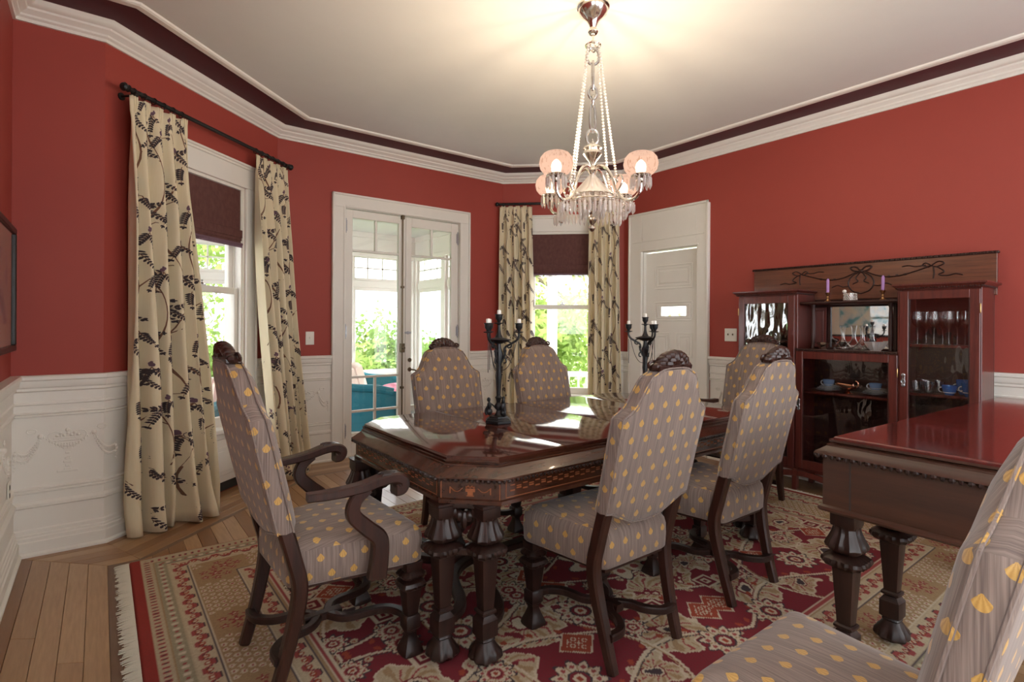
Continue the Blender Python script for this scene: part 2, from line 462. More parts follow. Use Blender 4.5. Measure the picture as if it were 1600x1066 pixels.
# ================================================================== SETTING
def wall(name, F, holes, z1=ZC + .02, e0=.15, e1=.15, th=.16):
    ts = sorted({-e0, F.L + e1, *[h[0] for h in holes], *[h[1] for h in holes]})
    zs = sorted({-.1, z1, *[h[2] for h in holes], *[h[3] for h in holes]})
    mb = MB()
    for a, b in zip(ts, ts[1:]):
        run = None
        for c, d in zip(zs, zs[1:]):
            solid = not any(h[0] - 1e-6 <= a and b <= h[1] + 1e-6 and h[2] - 1e-6 <= c and d <= h[3] + 1e-6 for h in holes)
            if solid: run = (run[0], d) if run else (c, d)
            if (not solid or d == zs[-1]) and run:
                F.box(mb, a, b, -th, 0, run[0], run[1]); run = None
    return struct(name, mb, 'wall_red', smooth=0)
W1 = (.42, 1.18, .47, 2.31); W2 = (.30, 1.06, .47, 2.30)
D1 = (.59, 1.84, 0, 2.35); D2 = (.265, .93, 0, 2.04)
ADDED_SW = [(.45, 2.15, .40, 2.55), (2.75, 4.45, .40, 2.55)]  # unseen windows added behind the camera to light the room
ADDED_WWIN = (.25, 2.15, .98, 2.55)  # unseen window, added to bring daylight onto west-facing sides
wall('wall_west', FW, [ADDED_WWIN])
wall('wall_north_stub', F1, [], e1=0)
wall('wall_bay_left', F2, [W1], e0=0)
wall('wall_bay_centre', F3, [D1])
wall('wall_bay_right', F4, [W2])
wall('wall_east', FE, [D2])
wall('wall_south', FS, ADDED_SW)
out = offset_poly(ROOM, -.15)
mb = MB(); mb.prism(out, lambda a, b, d: (a, b, d), ZC, ZC + .12); struct('ceiling', mb, 'ceiling_paint', smooth=0)
# crown, burgundy band and the thin moulding round the ceiling
mb = MB(); mb.psweep(ROOM, [(0, 2.85), (.014, 2.85), (.016, 2.866), (.030, 2.874), (.033, 2.884), (.044, 2.892), (.060, 2.902), (.064, 2.912), (.078, 2.917), (.092, 2.930), (.096, 2.942), (.104, 2.9495)], caps=False)
struct('trim_1', mb, 'trim_white', smooth=30)
mb = MB(); mb.psweep(ROOM, [(.10, 2.9505), (.10, 2.9475), (.34, 2.9475), (.34, 2.9505)], caps=False); struct('trim_2', mb, 'burgundy', smooth=0)
mb = MB(); mb.psweep(ROOM, [(.335, 2.9505), (.335, 2.940), (.345, 2.934), (.380, 2.934), (.392, 2.940), (.396, 2.9505)], caps=False); struct('trim_3', mb, 'trim_white', smooth=0)
WAIN = [(.0, 0), (.052, 0), (.052, .012), (.044, .020), (.040, .022), (.040, .074), (.034, .080), (.034, .096), (.028, .102), (.028, .112), (.022, .118), (.022, .134), (.016, .142), (.016, .250), (.026, .258), (.026, .272), (.016, .282),
        (.011, .286), (.011, .328), (.020, .333), (.020, .340), (.014, .344), (.018, .350), (.018, .354), (.006, .360), (.006, .736), (.018, .740), (.018, .746), (.013, .750), (.020, .756), (.020, .760), (.012, .765), (.012, .800), (.020, .806), (.020, .815),
        (.014, .820), (.014, .872), (.026, .880), (.026, .893), (.034, .900), (.040, .915), (.040, .934), (.050, .940), (.050, .956), (.044, .963), (0, .963)]
def P2(F, t): a = F.pt(t, 0, 0); return (a[0], a[1])
runs = [[(XW, YS), (XW, Y1), c12, P2(F2, .285)], [P2(F2, 1.315), c23, P2(F3, .4685)], [P2(F3, 1.9585), c34, P2(F4, .17)], [P2(F4, 1.19), c4, P2(FE, .08)], [P2(FE, 1.07), (XE, YS)]]
wains = []
for i, r in enumerate(runs):
    mb = MB(); mb.psweep(r, WAIN, closed=False); wains.append(struct('trim_%d' % (i + 4), mb, 'trim_white', smooth=25))
# plaster relief on the wainscot: an urn on a stem between looped garlands
def garland(mb, F, t0, z0, t1, z1, sag, n0=.008, r=.007, n=16):
    for i in range(n + 1):
        s = i / n; t = t0 + (t1 - t0) * s; z = z0 + (z1 - z0) * s - sag * 4 * s * (1 - s)
        k = r * (.6 + .6 * math.sin(PI * s))
        mb.blob(F.pt(t, n0, z), k, 6, 4)
        if i % 2 == 0:
            mb.blob(F.pt(t, n0, z - k * 1.2), k * .7, 5, 4)
def relief(F, tc, parent, half=.22, both=(1, 1)):
    mb = MB()
    for z, hw in ((.60, .060), (.612, .062), (.585, .052), (.57, .038), (.555, .020), (.53, .010), (.50, .012), (.48, .018), (.46, .010), (.44, .016), (.43, .045)):
        F.box(mb, tc - hw, tc + hw, .004, .011, z - .006, z + .006, .002)
    for s in (-1, 1):
        mb.tube([F.pt(tc + s * (.055 + .028 * math.sin(a)), .009, .625 + .026 * math.cos(a)) for a in [k * 2 * PI / 10 for k in range(10)]], .003, 5, True)
    for k in range(7): mb.blob(F.pt(tc - .045 + .015 * k, .009, .626 + .012 * (k % 2)), .008, 6, 4)
    mb.blob(F.pt(tc, .009, .655), .012, 6, 4)
    garland(mb, F, tc - .10, .625, tc + .10, .625, .055)
    garland(mb, F, tc - .06, .60, tc + .06, .60, .02, r=.005, n=10)
    for s, on in zip((-1, 1), both):
        if not on: continue
        mb.blob(F.pt(tc + s * .115, .009, .63), (.014, .014, .014), 7, 5)
        garland(mb, F, tc + s * .115, .63, tc + s * half, .56, .05)
        garland(mb, F, tc + s * .115, .61, tc + s * half, .52, .05)
        for k in range(6): mb.blob(F.pt(tc + s * (half + .004 * (k % 2)), .009, .545 - k * .017), .009 - k * .0008, 6, 4)
        mb.tube([F.pt(tc + s * (.15 + .02 * math.cos(a)), .008, .66 + .012 * math.sin(a)) for a in [k * 2 * PI / 10 for k in range(10)]], .0035, 5, True)
    mk('plaster_relief', mb, 'trim_white', parent)
relief(F1, .235, wains[0], .215)
relief(F3, .24, wains[1], .2); relief(F3, 2.19, wains[2], .2); relief(FE, 1.30, wains[4], .2); relief(FW, FW.L - .45, wains[0], .3)
for k in range(3): relief(FE, 3.5 + .7 * k, wains[4], .3)

# ---- floor: boards follow the walls in rings, then a dark inlay, then boards running up the room
mb = MB(); mb.prism(out, lambda a, b, d: (a, b, d), -.12, -.010); floor = struct('floor', mb, 'floor_inlay', smooth=0)
BW = .078; NR = 5
def plank(pts):
    # pts: plan quad with a mitre; a slab with small chamfers
    P = [Vector(p) for p in pts]; ins = []
    c = sum(P, Vector((0, 0))) / len(P); mb = MB()
    ins = offset_poly(pts, .0005 * (1 if area(pts) < 0 else -1))
    ins2 = offset_poly(pts, .0018 * (1 if area(pts) < 0 else -1)); n = len(pts)
    mb.v = [(x, y, -.010) for x, y in ins] + [(x, y, -.002) for x, y in ins] + [(x, y, 0) for x, y in ins2]
    mb.f = [tuple(range(2 * n, 3 * n))]
    for r in (0, 1):
        for k in range(n): k2 = (k + 1) % n; mb.f.append((r * n + k, r * n + k2, (r + 1) * n + k2, (r + 1) * n + k))
    me = bpy.data.meshes.new('plank'); me.from_pydata(mb.v, [], mb.f)
    bm = bmesh.new(); bm.from_mesh(me); bmesh.ops.recalc_face_normals(bm, faces=bm.faces[:]); bm.to_mesh(me); bm.free()
    e = (P[1] - P[0]).normalized(); l = me.uv_layers.new(name='UVMap'); o = random.random() * 20
    for lp in me.loops:
        q = me.vertices[lp.vertex_index].co.xy; l.data[lp.index].uv = (q.dot(Vector((-e.y, e.x))) + o, q.dot(e) + o * 1.7)
    me.materials.append(MAT['floor_oak'])
    ob = bpy.data.objects.new('plank', me); C.objects.link(ob); ob.parent = floor
def area(p): return .5 * sum(p[i][0] * p[(i + 1) % len(p)][1] - p[(i + 1) % len(p)][0] * p[i][1] for i in range(len(p)))
RINGS = [offset_poly(ROOM, .02 + BW * k) for k in range(NR + 1)]
for k in range(NR):
    A, B = RINGS[k], RINGS[k + 1]
    for i in range(6):
        a0, a1, b1, b0 = [Vector(p) for p in (A[i], A[i + 1], B[i + 1], B[i])]
        L = (a1 - a0).length; npc = max(1, int(round(L / 1.15))); cuts = [0] + sorted([(j + random.uniform(-.3, .3)) / npc for j in range(1, npc)]) + [1]
        for s0, s1 in zip(cuts, cuts[1:]):
            plank([tuple(a0.lerp(a1, s0)), tuple(a0.lerp(a1, s1)), tuple(b0.lerp(b1, s1)), tuple(b0.lerp(b1, s0))])
mb = MB(); d0 = .02 + BW * NR; r0 = offset_poly(ROOM, d0 + .001); r1 = offset_poly(ROOM, d0 + .034); n = len(ROOM)
mb.v = [(x, y, -.0005) for x, y in r0] + [(x, y, -.0005) for x, y in r1]; mb.f = [(k, (k + 1) % n, n + (k + 1) % n, n + k) for k in range(n)]
mk('inlay_strip', mb, 'floor_inlay', floor, 0)
IN = offset_poly(ROOM, d0 + .035)
def north(x):
    for a, b in zip(IN, IN[1:]):
        if a[0] < b[0] - 1e-6 and a[0] - 1e-6 <= x <= b[0] + 1e-6: return a[1] + (b[1] - a[1]) * (x - a[0]) / (b[0] - a[0])
    return IN[1][1]
x = IN[0][0]; xe = IN[-1][0]; row = 0
while x < xe - .02:
    x2 = min(x + BW, xe); ya, yb = north(x), north(x2); lo = IN[0][1]
    spans = []
    if x < .12: spans = [(lo, -.2), (-.2, 1.0), (1.0, 2.05 - .3 * row), (2.05 - .3 * row, None)]
    else:
        spans = [(lo, -.5 + .35 * (row % 3)), (-.5 + .35 * (row % 3), .6), (3.2, None)]
        if row % 2 and max(ya, yb) > 4.0: spans[-1:] = [(3.2, 3.62 + .15 * (row % 4)), (3.62 + .15 * (row % 4), None)]
    for s, e in spans:
        y0 = (s, s); y1 = (e, e) if e is not None else (ya, yb)
        if y1[0] - y0[0] < .02: continue
        plank([(x, y0[0]), (x, y1[0]), (x2, y1[1]), (x2, y0[1])])
    x = x2; row += 1

# ---- windows
def empty_struct(name):
    o = bpy.data.objects.new(name, None); C.objects.link(o); o['kind'] = 'structure'; o.empty_display_size = .05; return o
def casing(F, t0, t1, z0, z1, cw=.115, head=.165, sill=True, name='casing', parent=None):
    mb = MB()
    for a, b in ((t0 - cw, t0), (t1, t1 + cw)):
        F.box(mb, a, b, 0, .022, z0, z1, .003); F.box(mb, a + (0 if a < t0 else cw - .018), a + (.018 if a < t0 else cw), .022, .036, z0, z1 + head, .004)
    F.box(mb, t0 - cw, t1 + cw, 0, .022, z1, z1 + head, .003)
    F.box(mb, t0 - cw, t1 + cw, .022, .036, z1 + head - .02, z1 + head, .004)
    F.box(mb, t0 - cw - .008, t1 + cw + .008, 0, .044, z1 + head, z1 + head + .018, .004)
    return mk(name, mb, 'trim_white', parent)
def sash(F, t0, t1, z0, z1, n0, n1, parent, st=.045, top=.04, bot=.06, name='sash'):
    mb = MB()
    F.box(mb, t0, t0 + st, n0, n1, z0, z1, .004); F.box(mb, t1 - st, t1, n0, n1, z0, z1, .004)
    F.box(mb, t0 + st, t1 - st, n0, n1, z0, z0 + bot, .004); F.box(mb, t0 + st, t1 - st, n0, n1, z1 - top, z1, .004)
    s = mk(name, mb, 'trim_white', parent)
    g = MB(); m = (n0 + n1) / 2; F.box(g, t0 + st - .004, t1 - st + .004, m - .002, m + .002, z0 + bot - .004, z1 - top + .004); mk('pane', g, 'pane', s, 0)
    return s
def dh_window(name, F, W, mid):
    t0, t1, z0, z1 = W; r = empty_struct(name)
    casing(F, t0, t1, z0, z1, parent=r)
    mb = MB()
    for a, b in ((t0, t0 + .022), (t1 - .022, t1)):
        F.box(mb, a, b, -.16, 0, z0, z1); F.box(mb, a if a == t0 else a - .012, b + .012 if a == t0 else b, -.03, -.005, z0, z1)
        F.box(mb, a if a == t0 else a - .012, b + .012 if a == t0 else b, -.085, -.072, z0, z1)
    F.box(mb, t0, t1, -.16, 0, z1 - .022, z1)
    mk('jamb', mb, 'trim_white', r)
    mb = MB(); F.box(mb, t0 - .12, t1 + .12, -.16, .07, z0 - .03, z0 + .004, .006); F.box(mb, t0 - .1, t1 + .1, 0, .03, z0 - .08, z0 - .03, .004); mk('window_stool', mb, 'trim_white', r)
    sash(F, t0 + .022, t1 - .022, mid - .02, z1 - .022, -.118, -.085, r, bot=.042)
    lo = sash(F, t0 + .022, t1 - .022, z0, mid + .025, -.072, -.034, r, top=.05, bot=.075)
    mb = MB(); tc = (t0 + t1) / 2; F.box(mb, tc - .03, tc + .03, -.07, -.04, mid + .025, mid + .034, .003); c = F.pt(tc, -.055, mid + .034)
    mb.lathe([(.012, 0), (.014, .006), (.006, .012), (.005, .02), (.012, .026), (0, .03)], 10, c); mk('sash_lock', mb, 'pewter', lo)
    return r
dh_window('window_1', F2, W1, 1.50); dh_window('window_2', F4, W2, 1.455)
for i, (Fs, W) in enumerate(((FS, ADDED_SW[0]), (FS, ADDED_SW[1]), (FW, ADDED_WWIN))):  # frames for the added windows, out of view, that let in fill light
    r = empty_struct('window_%d' % (i + 3)); casing(Fs, W[0], W[1], W[2], W[3], parent=r)
    sash(Fs, W[0], W[1], W[2], 1.72, -.07, -.03, r); sash(Fs, W[0], W[1], 1.68, W[3], -.12, -.08, r)
# radiator covers under the two bay windows
for F, W, lab in ((F2, W1, 'white panelled radiator cover under the left bay window, dark gap beneath'), (F4, W2, 'white panelled radiator cover under the right bay window')):
    t0, t1 = W[0] - .115, W[1] + .115
    r = thing('radiator_cover', lab, 'radiator cover', F.pt((t0 + t1) / 2, .03, 0), 0, 'panelled radiator covers')
    mb = MB(); F.box(mb, t0, t1, .004, .036, .075, .388, .004); mk('cover_body', mb, 'trim_white', r, world=True)
    mb = MB(); F.box(mb, t0 + .08, t1 - .08, .0365, .046, .125, .34, .006); F.box(mb, t0 + .11, t1 - .11, .0465, .052, .155, .31, .004); mk('raised_panel', mb, 'trim_white', r, world=True)
    for k in (t0 + .01, t1 - .05): mb = MB(); F.box(mb, k, k + .04, .006, .034, 0.001, .075); mk('foot', mb, 'dark_slot', r, world=True)
    mb = MB(); F.box(mb, t0 + .05, t1 - .05, .004, .010, .001, .075); mk('gap_shade', mb, 'dark_slot', r, world=True)  # black sheet painted in for the shade of the gap below the panel

# ---- french doors
d1 = empty_struct('door_1'); T = lambda x: x - c23[0]
mb = MB(); t0, t1 = T(1.80), T(3.045); zt = 2.335; cw = .125
for a, b in ((t0 - cw, t0), (t1, t1 + cw)):
    F3.box(mb, a, b, 0, .024, 0, zt, .003)
    o = (a, a + .02) if a < t0 else (b - .02, b); F3.box(mb, *o, .024, .040, 0, zt + cw, .004)
    o = (b - .02, b) if a < t0 else (a, a + .02); F3.box(mb, *o, .024, .032, 0, zt, .003)
F3.box(mb, t0 - cw, t1 + cw, 0, .024, zt, zt + cw, .003); F3.box(mb, t0 - cw, t1 + cw, .024, .040, zt + cw - .02, zt + cw, .004); F3.box(mb, t0, t1, .024, .032, zt, zt + .02, .003)
mk('casing', mb, 'trim_white', d1)
mb = MB()
for a, b in ((t0 - .012, t0 + .003), (t1 - .003, t1 + .012)): F3.box(mb, a, b, -.16, 0, 0, zt)
F3.box(mb, t0, t1, -.16, 0, zt - .004, zt + .02); F3.box(mb, t0, t1, -.16, .02, -.005, .012); mk('jamb', mb, 'trim_white', d1)
def leaf(x0, x1, gx0, gx1, gz0, gz1):
    mb = MB(); n0, n1 = -.052, -.010; a, b, g0, g1 = T(x0), T(x1), T(gx0), T(gx1); zt_ = 2.325
    F3.box(mb, a, g0, n0, n1, .012, zt_, .003); F3.box(mb, g1, b, n0, n1, .012, zt_, .003)
    F3.box(mb, g0, g1, n0, n1, .012, gz0, .003); F3.box(mb, g0, g1, n0, n1, gz1, zt_, .003)
    lf = mk('door_leaf', mb, 'trim_white', d1)
    zs = [gz0, .42, .744, 1.945, gz1]
    for z in zs[1:-1]:
        m = MB(); F3.box(m, g0, g1, n0 + .006, n1 - .006, z - .011, z + .011, .003); mk('muntin', m, 'trim_white', lf)
    gm = (g0 + g1) / 2
    for za, zb in ((zs[0], zs[1]), (zs[1], zs[2]), (zs[3], zs[4])):
        m = MB(); F3.box(m, gm - .011, gm + .011, n0 + .006, n1 - .006, za, zb, .003); mk('muntin', m, 'trim_white', lf)
        for ga, gb in ((g0, gm - .011), (gm + .011, g1)):
            m = MB(); F3.box(m, ga, gb, -.033, -.029, za + .011 if za != gz0 else za, zb - .011 if zb != gz1 else zb); mk('pane', m, 'pane', lf, 0)
    m = MB(); F3.box(m, g0, g1, -.033, -.029, zs[2] + .011, zs[3] - .011); mk('pane', m, 'pane', lf, 0)
    return lf
lA = leaf(1.805, 2.425, 1.880, 2.352, .22, 2.250); lB = leaf(2.428, 3.040, 2.492, 2.958, .22, 2.230)
for lf, x in ((lA, 1.812), (lB, 3.032)):
    for z in (2.17, 1.18, .25):
        m = MB(); c = F3.pt(T(x), -.002, z); m.lathe([(.004, -.07), (.007, -.062), (.0065, -.05), (.0075, -.049), (.0075, .049), (.0065, .05), (.007, .062), (.004, .07)], 10, c)
        F3.box(m, T(x) - .014, T(x) + .014, -.012, -.006, z - .05, z + .05); mk('hinge', m, 'steel', lf)
m = MB(); m.tube([F3.pt(T(2.386), .008, .03), F3.pt(T(2.386), .008, 2.31)], .0075, 8)
for z, h in ((2.315, .02), (1.62, .012), (.62, .012), (.06, .02)): F3.box(m, T(2.386) - .016, T(2.386) + .016, -.010, .020, z - h, z + h, .003)
F3.box(m, T(2.386) - .020, T(2.386) + .020, -.010, .030, .97, 1.06, .005); m.tube([F3.pt(T(2.386), .03, 1.015), F3.pt(T(2.386), .055, 1.015)], .012, 8)
mk('cremone_bolt', m, 'old_brass', lA)
m = MB(); F3.box(m, T(2.455) - .035, T(2.455) + .035, -.010, -.002, 1.155, 1.175, .002); F3.box(m, T(2.44), T(2.46), -.002, .006, 1.15, 1.18, .002); mk('barrel_bolt', m, 'steel', lB)
m = MB(); c = Vector(F3.pt(T(2.475), -.008, .795)); nn = Vector((F3.n.x, F3.n.y, 0))
m.tube([c, c + nn * .004], .022, 14); m.tube([c, c + nn * .045], .008, 8)
m.tube(crom([c + nn * .045, c + nn * .05 + Vector((.03, 0, -.004)), c + nn * .05 + Vector((.07, 0, -.022)), c + nn * .048 + Vector((.10, 0, -.030))], 5), [.009] * 5 + [.008] * 5 + [.006] * 6, 8)
mk('lever_handle', m, 'old_brass', lB)
m = MB(); c2 = c + Vector((0, 0, .095)); m.tube([c2, c2 + nn * .006], .021, 14); m.tube([c2, c2 + nn * .012], .012, 12); mk('deadbolt', m, 'old_brass', lB)

# ---- panelled door beside the cabinet
d2 = empty_struct('door_2'); Ty = lambda y: c4[1] - y
mb = MB(); a0, a1 = Ty(3.875), Ty(2.905); o0, o1 = Ty(3.70), Ty(3.035)
FE.box(mb, a0, o0, 0, .026, 0, 2.43, .003); FE.box(mb, o1, a1, 0, .026, 0, 2.43, .003)
FE.box(mb, o0, o1, 0, .026, 2.035, 2.43, .003)
FE.box(mb, a0, a0 + .022, .026, .042, 0, 2.45, .004); FE.box(mb, a1 - .022, a1, .026, .042, 0, 2.45, .004); FE.box(mb, a0, a1, .026, .042, 2.428, 2.45, .004)
FE.box(mb, a0 + .05, a1 - .05, .026, .034, 2.135, 2.15, .003); FE.box(mb, o0 - .025, o1 + .02, .026, .036, 2.035, 2.055, .003)
FE.box(mb, o0 - .025, o0, .026, .036, 0, 2.035, .003)
mk('casing', mb, 'trim_white', d2)
mb = MB(); FE.box(mb, o0 - .01, o0 + .004, -.16, 0, 0, 2.035); FE.box(mb, o1 - .004, o1 + .01, -.16, 0, 0, 2.035); FE.box(mb, o0, o1, -.16, 0, 2.03, 2.05); mk('jamb', mb, 'trim_white', d2)
mb = MB(); n0, n1 = -.085, -.045; L0, L1 = o0 + .006, o1 - .006; g = (Ty(3.50), Ty(3.20), 1.352, 1.448)
FE.box(mb, L0, L1, n0, n1, .01, g[2]); FE.box(mb, L0, g[0], n0, n1, g[2], g[3]); FE.box(mb, g[1], L1, n0, n1, g[2], g[3]); FE.box(mb, L0, L1, n0, n1, g[3], 2.018)
dl = mk('door_leaf', mb, 'trim_white', d2, 0)
def panel(ta, tb, za, zb, hole=False):
    m = MB(); k = 0
    for d in ((0, .012, .008), (.03, .010, .006)) if not hole else ((0, .012, .008), (.028, .010, .006)):
        i, wd, h = d
        FE.box(m, ta + i, tb - i, n1, n1 + h, za + i, za + i + wd, .002); FE.box(m, ta + i, tb - i, n1, n1 + h, zb - i - wd, zb - i, .002)
        FE.box(m, ta + i, ta + i + wd, n1, n1 + h, za + i + wd, zb - i - wd, .002); FE.box(m, tb - i - wd, tb - i, n1, n1 + h, za + i + wd, zb - i - wd, .002)
    if not hole: FE.box(m, ta + .06, tb - .06, n1, n1 + .007, za + .06, zb - .06, .003)
    mk('panel', m, 'trim_white', dl)
pa, pb = Ty(3.58), Ty(3.125); pm = (pa + pb) / 2
panel(pa, pb, 1.63, 1.88); panel(pa, pb, 1.30, 1.50, True)
for za, zb in ((.93, 1.18), (.20, .47)):
    panel(pa, pm - .04, za, zb); panel(pm + .04, pb, za, zb)
panel(pa, pb, .56, .82)
m = MB(); FE.box(m, g[0], g[1], -.067, -.063, g[2], g[3]); mk('pane', m, 'pane', dl, 0)

# ---- glazed porch beyond the bay
PY, PX0, PX1, PZ = 7.70, -2.4, 3.96, 2.62
def slab(name, x0, x1, y0, y1, z0, z1, mat):
    m = MB(); m.box(x0, x1, y0, y1, z0, z1); return struct(name, m, mat, smooth=0)
slab('floor_porch', PX0 - .1, PX1 + .1, 3.9, PY + .1, -.25, -.12, 'porch_floor')
slab('ceiling_porch', PX0 - .1, PX1 + .1, 5.08, PY + .1, PZ, PZ + .1, 'ceiling_paint')
slab('ceiling_porch_side', PX0 - .1, -.1, 4.03, 5.08, PZ, PZ + .1, 'ceiling_paint')
FPN = Fr((PX0, PY), (PX1, PY)); FPE = Fr((PX1, PY), (PX1, 5.05)); FPW = Fr((PX0, 4.05), (PX0, PY))
wn = [6]
def porch_wall(name, F, n):
    m = MB(); F.box(m, -.05, F.L + .05, -.1, 0, -.12, .50); F.box(m, -.05, F.L + .05, -.1, 0, 2.28, PZ); F.box(m, 0, F.L, 0, .05, .47, .52, .005); F.box(m, 0, F.L, 0, .03, 2.25, 2.31, .005)
    F.box(m, 0, F.L, 0, .02, PZ - .08, PZ)
    for k in range(n + 1):
        t = F.L * k / n; F.box(m, t - .055, t + .055, -.1, .01, .50, 2.28, .004)
    struct(name, m, 'trim_white')
    for k in range(n):
        a, b = F.L * k / n + .055, F.L * (k + 1) / n - .055
        r = empty_struct('window_%d' % wn[0]); wn[0] += 1
        m = MB(); F.box(m, a, b, -.07, -.02, 1.80, 1.90, .004); mk('transom_bar', m, 'trim_white', r)
        sash(F, a, b, .50, 1.80, -.06, -.03, r, st=.05, top=.05, bot=.06)
        s = sash(F, a, b, 1.90, 2.28, -.06, -.03, r, st=.04, top=.04, bot=.04)
        m = MB()
        for j in (1, 2, 3): tt = a + (b - a) * j / 4; F.box(m, tt - .009, tt + .009, -.055, -.035, 1.93, 2.25)
        F.box(m, a + .03, b - .03, -.055, -.035, 2.08, 2.10); mk('muntin', m, 'trim_white', s, 0)
porch_wall('wall_porch_north', FPN, 6); porch_wall('wall_porch_east', FPE, 3); porch_wall('wall_porch_west', FPW, 3)
# post, beam and rail of the open veranda seen through the right bay window
m = MB(); m.box(5.62, 5.74, 6.30, 6.42, -.6, 2.35, .006); m.box(5.58, 5.78, 6.26, 6.46, 2.2, 2.30, .006); struct('trim_20', m, 'trim_white')
m = MB(); Fv = Fr((4.95, 7.35), (8.3, 4.1)); Fv.box(m, 0, Fv.L, -.06, .06, 2.35, 2.62, .005); struct('trim_21', m, 'trim_white')
vr = thing('veranda_railing', 'white wooden railing outside the right bay window', 'railing', Fv.pt(Fv.L / 2, 0, 0))
m = MB(); Fv.box(m, 0, Fv.L, -.04, .04, .42, .50, .005); mk('top_rail', m, 'trim_white', vr, world=True)
m = MB(); Fv.box(m, 0, Fv.L, -.03, .03, -.05, .01, .005); mk('bottom_rail', m, 'trim_white', vr, world=True)
for k in range(30):
    m = MB(); t = Fv.L * (k + .5) / 30; Fv.box(m, t - .015, t + .015, -.015, .015, .01, .42); mk('baluster', m, 'trim_white', vr, 0, world=True)
for k in (0, 1):
    m = MB(); t = Fv.L * k; Fv.box(m, t - .05, t + .05, -.05, .05, -.6, .55, .006); mk('newel', m, 'trim_white', vr, 0, world=True)
m = MB(); m.box(-30, 40, 5.0, 50, -.75, -.60); struct('ground', m, 'grass', smooth=0)
# ================================================================== DINING TABLE
def cham_rect(hx, hy, c):
    # clockwise so that a positive sweep offset would go inward; outward is side=-1
    return [(-hx, -hy + c), (-hx, hy - c), (-hx + c, hy), (hx - c, hy), (hx, hy - c), (hx, -hy + c), (hx - c, -hy), (-hx + c, -hy)]
def bead_row(mb, poly, z, step, r, closed=True):
    n = len(poly)
    for i in range(n if closed else n - 1):
        a = Vector(poly[i]); b = Vector(poly[(i + 1) % n]); L = (b - a).length; k = max(1, int(L / step))
        e = (b - a).normalized(); rm = Matrix.Rotation(math.atan2(e.y, e.x), 3, 'Z')
        for j in range(k):
            p = a.lerp(b, (j + .5) / k); s = 1 if j % 2 == 0 else .72
            mb.blob((p.x, p.y, z), (step * .46 * s, r * s, r * 1.05), 6, 4, rm)
def table_leg(mb, c, h, s=1.0, foot=True):
    """carved leg: block, inverted vase, gadrooned cap, square taper, block and paw"""
    k = h / .598; Z = lambda z: z * k
    mb.lathe([(.040, Z(.545)), (.042, Z(.550)), (.042, Z(.585)), (.046, Z(.590)), (.046, h)], 16, c, 6)
    mb.lathe([(.030, Z(.448)), (.044, Z(.456)), (.057, Z(.466)), (.060, Z(.475)), (.056, Z(.488)), (.048, Z(.504)), (.041, Z(.522)), (.037, Z(.538)), (.041, Z(.548))], 48, c, 1.2, (.05, 12, 0, 9))
    mb.lathe([(.036, Z(.396)), (.046, Z(.402)), (.060, Z(.410)), (.066, Z(.422)), (.064, Z(.433)), (.050, Z(.443)), (.030, Z(.450))], 60, c, 2.5, (.05, 20, Z(.401), Z(.44)))
    mb.lathe([(.022, Z(.18)), (.036, Z(.396))], 16, c, 8)
    mb.lathe([(.025, Z(.185)), (.032, Z(.190)), (.032, Z(.198)), (.026, Z(.203))], 16, c, 8)
    mb.lathe([(.030, Z(.100)), (.036, Z(.105)), (.036, Z(.165)), (.030, Z(.172)), (.024, Z(.182))], 16, c, 8)
    mb.lathe([(.028, Z(.085)), (.032, Z(.092)), (.028, Z(.10))], 16, c, 2)
    mb.lathe([(.020, Z(.018)), (.050, Z(.020)), (.056, Z(.030)), (.053, Z(.048)), (.040, Z(.068)), (.028, Z(.088))], 40, c, 1, (.07, 9, 0, Z(.06)))
    mb.lathe([(.016, 0), (.018, Z(.010)), (.014, Z(.02))], 10, c)
TC = (2.06, 2.125); TH = .762
tb = thing('dining_table', 'long dark wooden dining table with cut corners, beaded edge and carved legs', 'table', (TC[0], TC[1], 0.0135))
Z0 = -.0135
hx, hy, ch = 1.035, .532, .14
poly = cham_rect(hx, hy, ch)
def part_board(x0, x1):
    # one leaf of the top, clipped to the octagon
    pts = []
    P = poly
    def clip(pl, f):
        o = []
        for i in range(len(pl)):
            a, b = pl[i], pl[(i + 1) % len(pl)]; fa, fb = f(a), f(b)
            if fa >= 0: o.append(a)
            if fa * fb < 0: s = fa / (fa - fb); o.append((a[0] + (b[0] - a[0]) * s, a[1] + (b[1] - a[1]) * s))
        return o
    pl = clip(clip(P, lambda p: p[0] - x0), lambda p: x1 - p[0])
    m = MB(); m.psweep(pl, [(.0010, TH - .028 + Z0), (.0010, TH - .004 + Z0), (.0022, TH - .001 + Z0), (.005, TH + Z0)]); return m
for a, b in ((-1.04, -.56), (-.56, .0), (.0, .56), (.56, 1.04)): mk('table_leaf', part_board(a, b), 'top_wood', tb)
m = MB(); m.psweep(poly, [(.004, TH - .028), (.008, TH - .012), (.008, TH - .018), (.002, TH - .022), (.013, TH - .027), (.013, TH - .034), (.024, TH - .042), (.046, TH - .058), (.056, TH - .064), (.056, TH - .070), (.040, TH - .080)], side=-1)
m.xf(lambda x, y, z: (x, y, z + Z0)); mk('edge_moulding', m, 'table_wood', tb)
m = MB(); bead_row(m, offset_poly(poly, -.053), TH - .076 + Z0, .019, .0075); mk('carved_beading', m, 'leg_wood', tb)
m = MB(); m.psweep(poly, [(.036, TH - .082), (.036, .616), (.042, .612), (.042, .598), (.030, .596)], side=-1); m.xf(lambda x, y, z: (x, y, z + Z0)); mk('apron', m, 'table_wood', tb)
